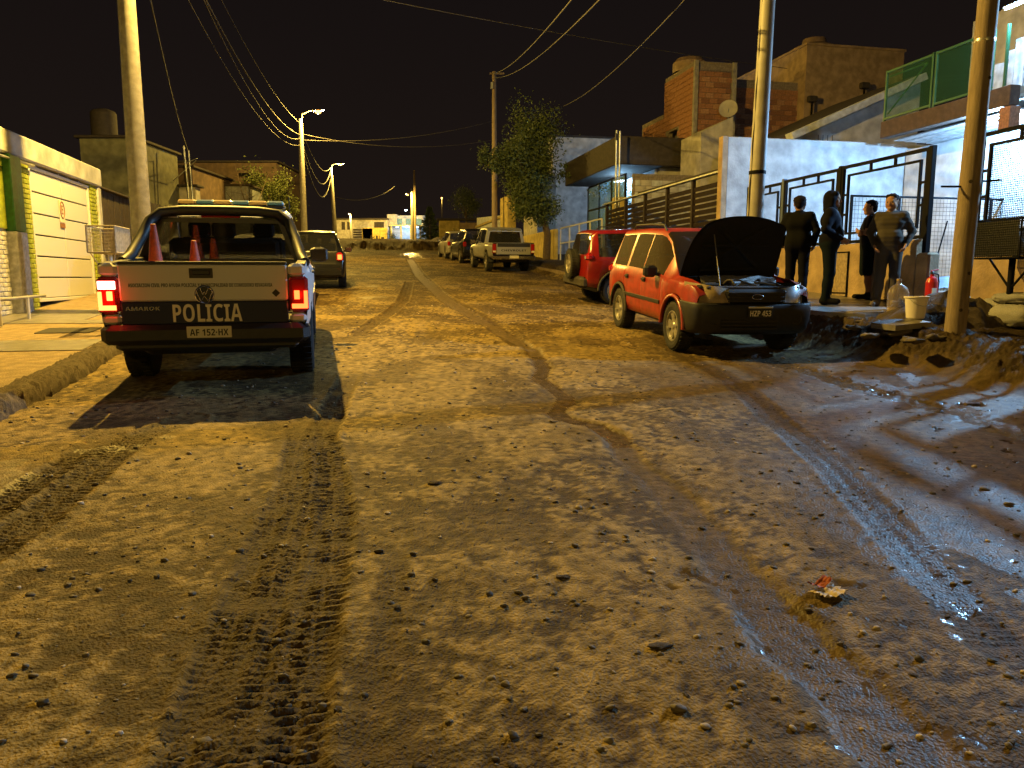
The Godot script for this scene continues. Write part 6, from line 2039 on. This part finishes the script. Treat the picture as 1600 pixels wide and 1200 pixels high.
func people():
	var dark = Color(.006, .006, .008)
	var q = stv(gnd(1242, 471, .48))
	person("person seen from behind in a dark coat beside the raised bonnet", W(q.x, q.y, .475), -.55, {"top": Color(.006, .006, .007), "legs": dark, "shoes": Color(.01, .01, .01), "skin": Color(.20, .11, .065), "bulk": 1.16, "loose": 1.05, "curls": 18, "scale": 1.0, "joints": {"elL": Vector3(-.29, 1.17, .02), "elR": Vector3(.29, 1.17, .02), "wrL": Vector3(-.24, .96, -.10), "wrR": Vector3(.24, .96, -.10)}})
	q = stv(gnd(1291, 475, .48))
	person("person in a dark hooded jacket standing sideways, hands in front", W(q.x, q.y, .475), -2.02, {"top": Color(.006, .007, .010), "legs": Color(.007, .008, .012), "shoes": Color(.01, .01, .01), "skin": Color(.24, .14, .09), "hood": Color(.006, .007, .010), "bulk": 1.17, "loose": 1.1, "scale": 1.035,
		"joints": {"elL": Vector3(-.27, 1.16, .06), "elR": Vector3(.27, 1.16, .06), "wrL": Vector3(-.17, 1.02, -.17), "wrR": Vector3(.17, 1.02, -.17), "belly": Vector3(0, 1.10, -.05)}})
	q = stv(gnd(1352, 467, .48))
	person("person in dark t-shirt and long shorts with folded arms", W(q.x, q.y, .475), 1.35, {"top": Color(.010, .011, .016), "legs": Color(.007, .008, .013), "shoes": Color(.012, .012, .014), "skin": Color(.30, .165, .10), "shorts": true, "sleeve": 0.0, "loose": 1.22, "curls": 70, "scale": .985, "haircol": Color(.014, .010, .008),
		"joints": {"elL": Vector3(-.25, 1.17, -.10), "elR": Vector3(.25, 1.17, -.10), "wrL": Vector3(.06, 1.22, -.19), "wrR": Vector3(-.08, 1.17, -.18), "kneeL": Vector3(-.11, .50, -.02), "kneeR": Vector3(.11, .50, -.02)}, "handL": Vector3(.9, .1, .2).normalized(), "handR": Vector3(-.9, .05, .2).normalized()})
	q = stv(gnd(1383, 478, .48))
	person("person in a grey quilted puffer jacket, one hand at the pocket", W(q.x, q.y, .475), 2.62, {"top": Color(.055, .050, .043), "legs": Color(.060, .052, .045), "shoes": Color(.12, .10, .08), "skin": Color(.30, .17, .11), "bulk": 1.13, "loose": 1.08, "scale": 1.01, "curls": 30, "face": Basis(Vector3.UP, -.25) * Basis(Vector3.RIGHT, -.05),
		"joints": {"belly": Vector3(0, 1.09, -.05), "elL": Vector3(-.31, 1.17, .06), "elR": Vector3(.29, 1.17, .05), "wrL": Vector3(-.24, .96, -.10), "wrR": Vector3(.20, .95, -.15), "ankL": Vector3(-.10, .09, .04), "ankR": Vector3(.13, .09, -.02), "toeR": Vector3(.17, .045, -.2)},
		"ripple": func(p, c): return -.0020 * sin(p.y * 88.0) if absf(c.r - .055) < .001 else 0.0})

# ---- everything ----
func wires():
	var p0 = lamp_tops[0]; var p1 = lamp_tops[1]; var p2 = lamp_tops[2]
	wire("thick twisted cable sagging between the first and second lamp poles", p0, p1 + Vector3(0, -.75, 0), 1.1, .022)
	wire("thin cable above the twisted one, first to second lamp pole", p0 + Vector3(.1, .35, 0), p1 + Vector3(0, -.2, 0), .8, .012)
	wire("middle cable from the first to the second lamp pole", p0 + Vector3(.2, -.2, 0), p1 + Vector3(0, -.9, 0), 1.5, .014)
	wire("lowest cable from the first to the second lamp pole", p0 + Vector3(-.1, -.5, 0), p1 + Vector3(-.05, -1.25, 0), 1.3, .012)
	wire("twisted cable sagging between the second and third lamp poles", p1 + Vector3(0, -1.0, 0), p2 + Vector3(0, -.3, 0), 1.6, .03)
	wire("lower cable between the second and third lamp poles", p1 + Vector3(0, -1.3, 0), p2 + Vector3(0, -1.0, 0), 2.0, .026)
	wire("thin upper cable between the second and third lamp poles", p1 + Vector3(0, -.4, 0), p2 + Vector3(0, .0, 0), 1.0, .02)
	wire("service cable dropping to the twin steel mast on the left", p0 + Vector3(0, -.3, 0), at(294, 236, 33.0), .6, .016)
	var rp = lamp_tops[3]
	wire("cable across the street from second lamp pole to wooden street pole", p1 + Vector3(0, -1.0, 0), rp + Vector3(0, -2.6, 0), .4, .014)
	wire("upper cable across the street to the wooden street pole", p1 + Vector3(0, -.7, 0), rp + Vector3(0, -3.6, 0), .5, .012)
	wire("cable from top of wooden street pole towards the near poles", rp + Vector3(0, -.1, 0), at(925, -40, 13.0), .35, .014)
	wire("second cable from wooden street pole towards the near poles", rp + Vector3(.1, -.3, 0), at(975, -40, 13.0), .45, .014)
	wire("cable rising from behind the tree towards the metal pole", at(880, 166, 30.0), at(1090, -22, 12.5), .25, .010)
	wire("long cable crossing the dark sky above the street", at(560, -8, 22.0), at(1230, 107, 29.0), .12, .010)
	wire("sagging cable with beads beyond the third lamp pole", at(525, 308, 85.0), at(617, 291, 100.0), .9, .03)

var lamp_tops = []
func lamps():
	var G_ = "sodium street lamps"
	var items = [
		["concrete street lamp pole standing by the kerb behind the police pickup", W(14.0, -3.42, 0), 8.0 + 14.0 * GR, W(13.8, -2.35, 8.15), 245.0, .17],
		["concrete street lamp pole behind the viewer on the same kerb", W(-15.0, -3.42, 0), 8.0 - 15.0 * GR, W(-15.0, -2.35, 8.15), 58.0, .17]]
	for k in items:
		street_lamp(k[0], k[1], k[2], k[3], k[4], k[5], G_)
	lamp_tops.append(W(14.0, -3.42, 8.05))
	var D = 39.0
	var t1 = at(469, 186, D); var b1 = Vector3(t1.x, 0, t1.z); b1.y = road_y(b1)
	street_lamp("lit street lamp with curved arm beside the yellow-lit tree", b1, t1.y, at(497, 173, D - .3), 105.0, .17, G_)
	lamp_tops.append(t1)
	var b2 = gnd(525, 385); var t2 = at(516, 262, -b2.z)
	street_lamp("lit street lamp with straight slim pole near the street's upper end", b2, t2.y, at(532, 256, -b2.z - .2), 100.0, .2, G_, Vector3(-.25, 0, 0))
	lamp_tops.append(t2)
	var b3 = at(645, 379, 104.0); var t3 = at(643, 296, 104.0)
	street_lamp("lit street lamp on the tall pole before the lit carport", b3, t3.y, at(637, 304, 103.0), 130.0, .22, G_)
	var b4 = at(549, 379, 104.0); var t4 = at(548, 337, 104.0)
	street_lamp("short lit street lamp before the yellow wall", b4, t4.y, at(546, 334, 103.4), 80.0, .16, G_)
	var b5 = at(691, 372, 118.0); var t5 = at(691, 314, 118.0)
	street_lamp("dim lit lamp on a thin dark mast by the far trees", b5, t5.y, at(690, 309, 117.5), 12.0, .12, G_, Vector3.ZERO, M.roof_dark)
	# tall bare pole next to the carport lamp
	var bp = at(649, 379, 106.0)
	single("bare_pole", "tall bare pole with crossbar beside the carport lamp", "utility pole", pole_mesh(at(646, 266, 106.0).y - bp.y, .2), M.wood_pole, bp)
	var rs = onT(773, 380, 8.0)
	var rb = W(rs.x, 8.0, 0)
	var rt = at(769, 112, -rb.z)
	var rpole = thing("street_pole", "tall slim wooden pole with small box beside the big tree", "utility pole", rb)
	put("shaft", pole_mesh(rt.y - rb.y, .17), M.wood_pole, rpole)
	bx(rpole, "junction_box", M.galvanised, Vector3(-.12, rt.y - rb.y - .75, .1), Vector3(.16, .36, .16), .02)
	bx(rpole, "crossarm", M.wood_pole, Vector3(.15, rt.y - rb.y - .1, 0), Vector3(.8, .08, .08))
	lamp_tops.append(rt)

func pole_mesh(h, r):
	var mb = MB.new()
	mb.tube([Vector3(0, -.4, 0), Vector3(0, h * .5, 0), Vector3(0, h, 0)], [r, r * .85, r * .65], 12)
	return mb

func far_end():
	# yellow wall with gate, grey house, lit carport
	var D = 108.0
	var sc = D / FPX
	var base = at(635, 379, D).y - .4
	var yw = thing("yellow_wall_house", "yellow street wall with slatted gate and dark marks at the far end", "house", Vector3(at(630, 0, D).x, base, -D))
	var cx = at(630, 0, D).x
	var X = func(u): return at(u, 370, D).x - cx
	var Y = func(v): return at(630, v, D).y - base
	bx(yw, "wall", M.plaster_yellow, Vector3((X.call(567) + X.call(606)) * .5 - 1.1, Y.call(357) * .5, 0), Vector3(X.call(552) - X.call(539) + .3, Y.call(357), .3))
	bx(yw, "wall", M.plaster_yellow, Vector3((X.call(567) + X.call(605)) * .5, Y.call(356) * .5, 0), Vector3(X.call(605) - X.call(567), Y.call(356), .3))
	for k in 6: bx(yw, "gate_slat", M.dark_wood, Vector3((X.call(552) + X.call(566)) * .5, .5 + k * .33, .1), Vector3(X.call(566) - X.call(552), .2, .04))
	for q in [[580, 371, .10, .5], [583.5, 371, .3, .1], [585, 371, .1, .5], [589, 371, .3, .5], [593, 371, .1, .5], [598, 372, .4, .3]]: bx(yw, "painted_mark", M.lettering_dark, Vector3(X.call(q[0]), Y.call(q[1]), .16), Vector3(q[2], q[3], .01))
	bx(yw, "upper_storey", M.plaster_pale, Vector3((X.call(520) + X.call(602)) * .5, (Y.call(341) + 0) * .5, -4.0), Vector3(X.call(602) - X.call(520), Y.call(341), 3.0))
	bx(yw, "roof", M.roof_dark, Vector3((X.call(520) + X.call(602)) * .5, Y.call(340), -4.0), Vector3(X.call(603) - X.call(519), .2, 3.6))
	for u in [531, 540, 583, 588, 593]: bx(yw, "window", M.roof_dark, Vector3(X.call(u), Y.call(351), -2.48), Vector3(.5, 1.1, .04))
	bx(yw, "roof_tower", M.plaster_pale, Vector3(X.call(608), (Y.call(332) + Y.call(350)) * .5, -4.0), Vector3(1.4, Y.call(332) - Y.call(350), 2.0))
	var cp = thing("lit_carport", "blue white lit carport house beside the yellow wall", "house", Vector3(at(627, 0, D).x, base, -D - 1.0))
	var c2 = at(627, 0, D).x
	bx(cp, "back_wall", M.plaster_white, Vector3(0, 2.2, -2.5), Vector3(5.0, 4.4, .3))
	bx(cp, "canopy", M.tarp_white, Vector3(0, 2.75, -.6), Vector3(4.6, .15, 3.6))
	for k in 4: bx(cp, "column", M.plaster_white, Vector3(-2.0 + k * 1.35, 1.35, 1.0), Vector3(.22, 2.7, .22))
	for k in 3:
		bx(cp, "window", M.glass_blue, Vector3(-1.4 + k * 1.4, 3.5, -2.3), Vector3(.9, .9, .04))
		bx(cp, "lamp_panel", M.led_glow, Vector3(-1.4 + k * 1.4, 2.62, -.4), Vector3(.3, .06, .3))
	omni(cp, "carport_light", Vector3(0, 2.4, -.5), Color(.68, .86, 1.0), 8.0, .2, 15.0)
	omni(cp, "upper_light", Vector3(0, 4.9, 0.5), Color(.68, .86, 1.0), 8.0, .2, 15.0)
	bx(cp, "upper_lamp", M.led_glow, Vector3(0, 4.9, .4), Vector3(.3, .1, .1))
	# small shrub before the carport
	bush("round dark bush before the lit carport", at(612, 379, 102.0), 1.0, 1.6, 700, .07)
	conifer("dark spreading conifer between the carport and the tan wall", at(672, 388, 84.0), 4.4, 2.3)
	tree("far_tree", "round yellow-green tree behind the tan wall", Vector3(at(728, 370, 92.0).x, road_y(at(728, 370, 92.0)) , -92.0), 5.5, Vector3(0, 4.6, 0), Vector3(2.0, 2.3, 1.8), 3500, .10, Color(.085, .11, .04), M.leaf_lit, .12)
	bush("black bush at the end of the parked cars", W(50.5, 6.7, 0), .75, 1.7, 900, .05)
	var tw = thing("tan_wall", "low tan wall with a dark coping beyond the parked cars", "wall", Vector3(at(716, 370, 66.0).x, at(716, 372, 66.0).y - 1.0, -66.0))
	bx(tw, "wall", M.plaster_yellow, Vector3(-.75, 1.2, 0), Vector3(1.75, 2.6, .3), .02)
	bx(tw, "wall", M.plaster_tan, Vector3(.9, 1.1, -.1), Vector3(1.7, 2.4, .3), .02)
	bx(tw, "coping", M.roof_dark, Vector3(0, 2.55, 0), Vector3(3.6, .18, .5), .02)

func bush(label, base, r, h, count, leaf):
	var root = thing("bush", label, "shrub", base)
	var cm = MB.new()
	leaves(cm, Vector3(0, h * .5, 0), Vector3(r, h * .55, r), count, leaf, Color(.035, .05, .022), 14)
	put("crown", cm, M.leaf_dark, root)
	rodp(root, "stem", M.bark, Vector3(0, -.2, 0), Vector3(0, h * .6, 0), .05)

func trees():
	var tb = at(452, 372, 43.0); tb.y = road_y(tb)
	tree("yellow_tree", "bushy tree lit yellow by the street lamp behind parked cars", tb + Vector3(-.9, 0, 0), 6.0, Vector3(-.2, 2.9, 0), Vector3(1.75, 2.1, 1.4), 15000, .085, Color(.10, .12, .035), M.leaf_lit, .13)
	var rs = W(33.2, 8.6, 0)
	tree("street_tree", "tall dark leafy tree on the right pavement behind the silver pickup", rs, 7.6, Vector3(-.7, 4.9, 0), Vector3(1.55, 2.6, 1.4), 21000, .075, Color(.085, .115, .04), M.leaf_dark, .16)
	var cm = MB.new()
	leaves(cm, Vector3(-.4, 2.7, .3), Vector3(1.1, 1.1, 1.0), 4500, .075, Color(.085, .115, .04), 16)
	leaves(cm, Vector3(-2.5, 4.6, .0), Vector3(.7, .8, .7), 1500, .075, Color(.085, .115, .04), 10)
	leaves(cm, Vector3(1.2, 4.2, .0), Vector3(.9, .5, .6), 900, .07, Color(.085, .115, .04), 8)
	put("low_sprays", cm, M.leaf_dark, get_node("street_tree"))
	bare_shrub("bare twiggy shrub left of the yellow-lit tree", at(392, 340, 40.0), 2.6)

func recentre():
	# every thing's node sits at its base
	for o in get_children():
		if not (o is Node3D) or o is Camera3D or o is Light3D or o is MeshInstance3D or not o.has_meta("label") or o.position != Vector3.ZERO: continue
		var box = AABB(); var first = true
		for m in o.find_children("*", "MeshInstance3D", true, false):
			var x = Transform3D.IDENTITY; var n = m
			while n != o:
				x = n.transform * x; n = n.get_parent()
			var b = x * m.get_aabb()
			box = b if first else box.merge(b)
			first = false
		if first: continue
		var base = Vector3(box.get_center().x, box.position.y, box.get_center().z)
		o.position = o.basis * base
		for c in o.get_children(): c.position -= base

func _ready():
	var cam = Camera3D.new()
	cam.name = "camera"
	cam.position = Vector3(0, EYE, 0); cam.rotation_degrees = Vector3(-PITCH, 0, 0)
	cam.fov = rad_to_deg(2.0 * atan(600.0 / FPX)); cam.near = .05; cam.far = 900.0
	add_child(cam); cam.current = true
	var we = WorldEnvironment.new(); we.name = "environment"
	var env = Environment.new()
	env.background_mode = Environment.BG_SKY
	var sky = Sky.new(); var ps = ProceduralSkyMaterial.new()
	ps.sky_top_color = lin(.0034, .0028, .0036); ps.sky_horizon_color = lin(.0125, .0080, .0058); ps.sky_curve = .25
	ps.ground_bottom_color = lin(.003, .0025, .002); ps.ground_horizon_color = lin(.006, .0045, .004)
	ps.sun_angle_max = 1.0
	sky.sky_material = ps
	env.sky = sky
	env.tonemap_mode = Environment.TONE_MAPPER_LINEAR
	env.tonemap_exposure = 1.12
	env.sdfgi_enabled = true; env.ssao_enabled = true; env.ssil_enabled = true
	we.environment = env
	add_child(we)
	var moon = DirectionalLight3D.new(); moon.name = "night_sky_light"
	moon.light_color = Color(.8, .85, 1.0); moon.light_energy = .004; moon.light_angular_distance = 20.0; moon.shadow_enabled = true
	moon.rotation_degrees = Vector3(-60, 30, 0)
	add_child(moon)
	rng.seed = 20240
	make_materials()
	extra_materials()
	prepare_ground()
	lamps()
	build_ground()
	left_side()
	right_side()
	far_end()
	police_pickup()
	parked_cars()
	people()
	trees()
	wires()
	scatter_gravel()
	recentre()

func extra_materials():
	glow("sodium_glow", lin(1.0, .56, .16), 3.2)
	glow("tube_glow", lin(.72, .88, 1.0), 5.0)
	glow("led_glow", lin(.72, .88, 1.0), 14.0)
	glow("tail_glow", lin(1.0, .10, .02), 5.0)
	glow("tail_glow_bright", lin(1.0, .13, .03), 7.0)
	glow("brake_glow", lin(1.0, .30, .22), 9.0)
	var la = mat("lens_amber", lin(.75, .50, .18), .2); la.clearcoat_enabled = true
	var lb = mat("lens_blue", lin(.10, .28, .45), .2); lb.clearcoat_enabled = true
	mat("sand", lin(.34, .25, .15), .95, 0, .9, 1.0)
	mat("wet_concrete", lin(.24, .22, .20), .38, 0, 1.1, .25)
	mat("kerb_stone", lin(.24, .19, .13), .95, 0, .3, 3.0)
	mat("lime_paint2", lin(.42, .46, .05), .6, 0, .5, .3)
	mat("plaster_tan2", lin(.36, .27, .17), .8, 0, .4, .1)
	mat("plaster_green", lin(.19, .19, .12), .9, 0, 2.0, .2)
	mat("sign_brown", lin(.22, .09, .03), .6)
	var gf = mat("green_frame", lin(.02, .09, .04), .4, .1)
	pane("glass_smoke", lin(.012, .012, .013), .66)
	pane("bottle_water", lin(.42, .30, .18), .5, .05)
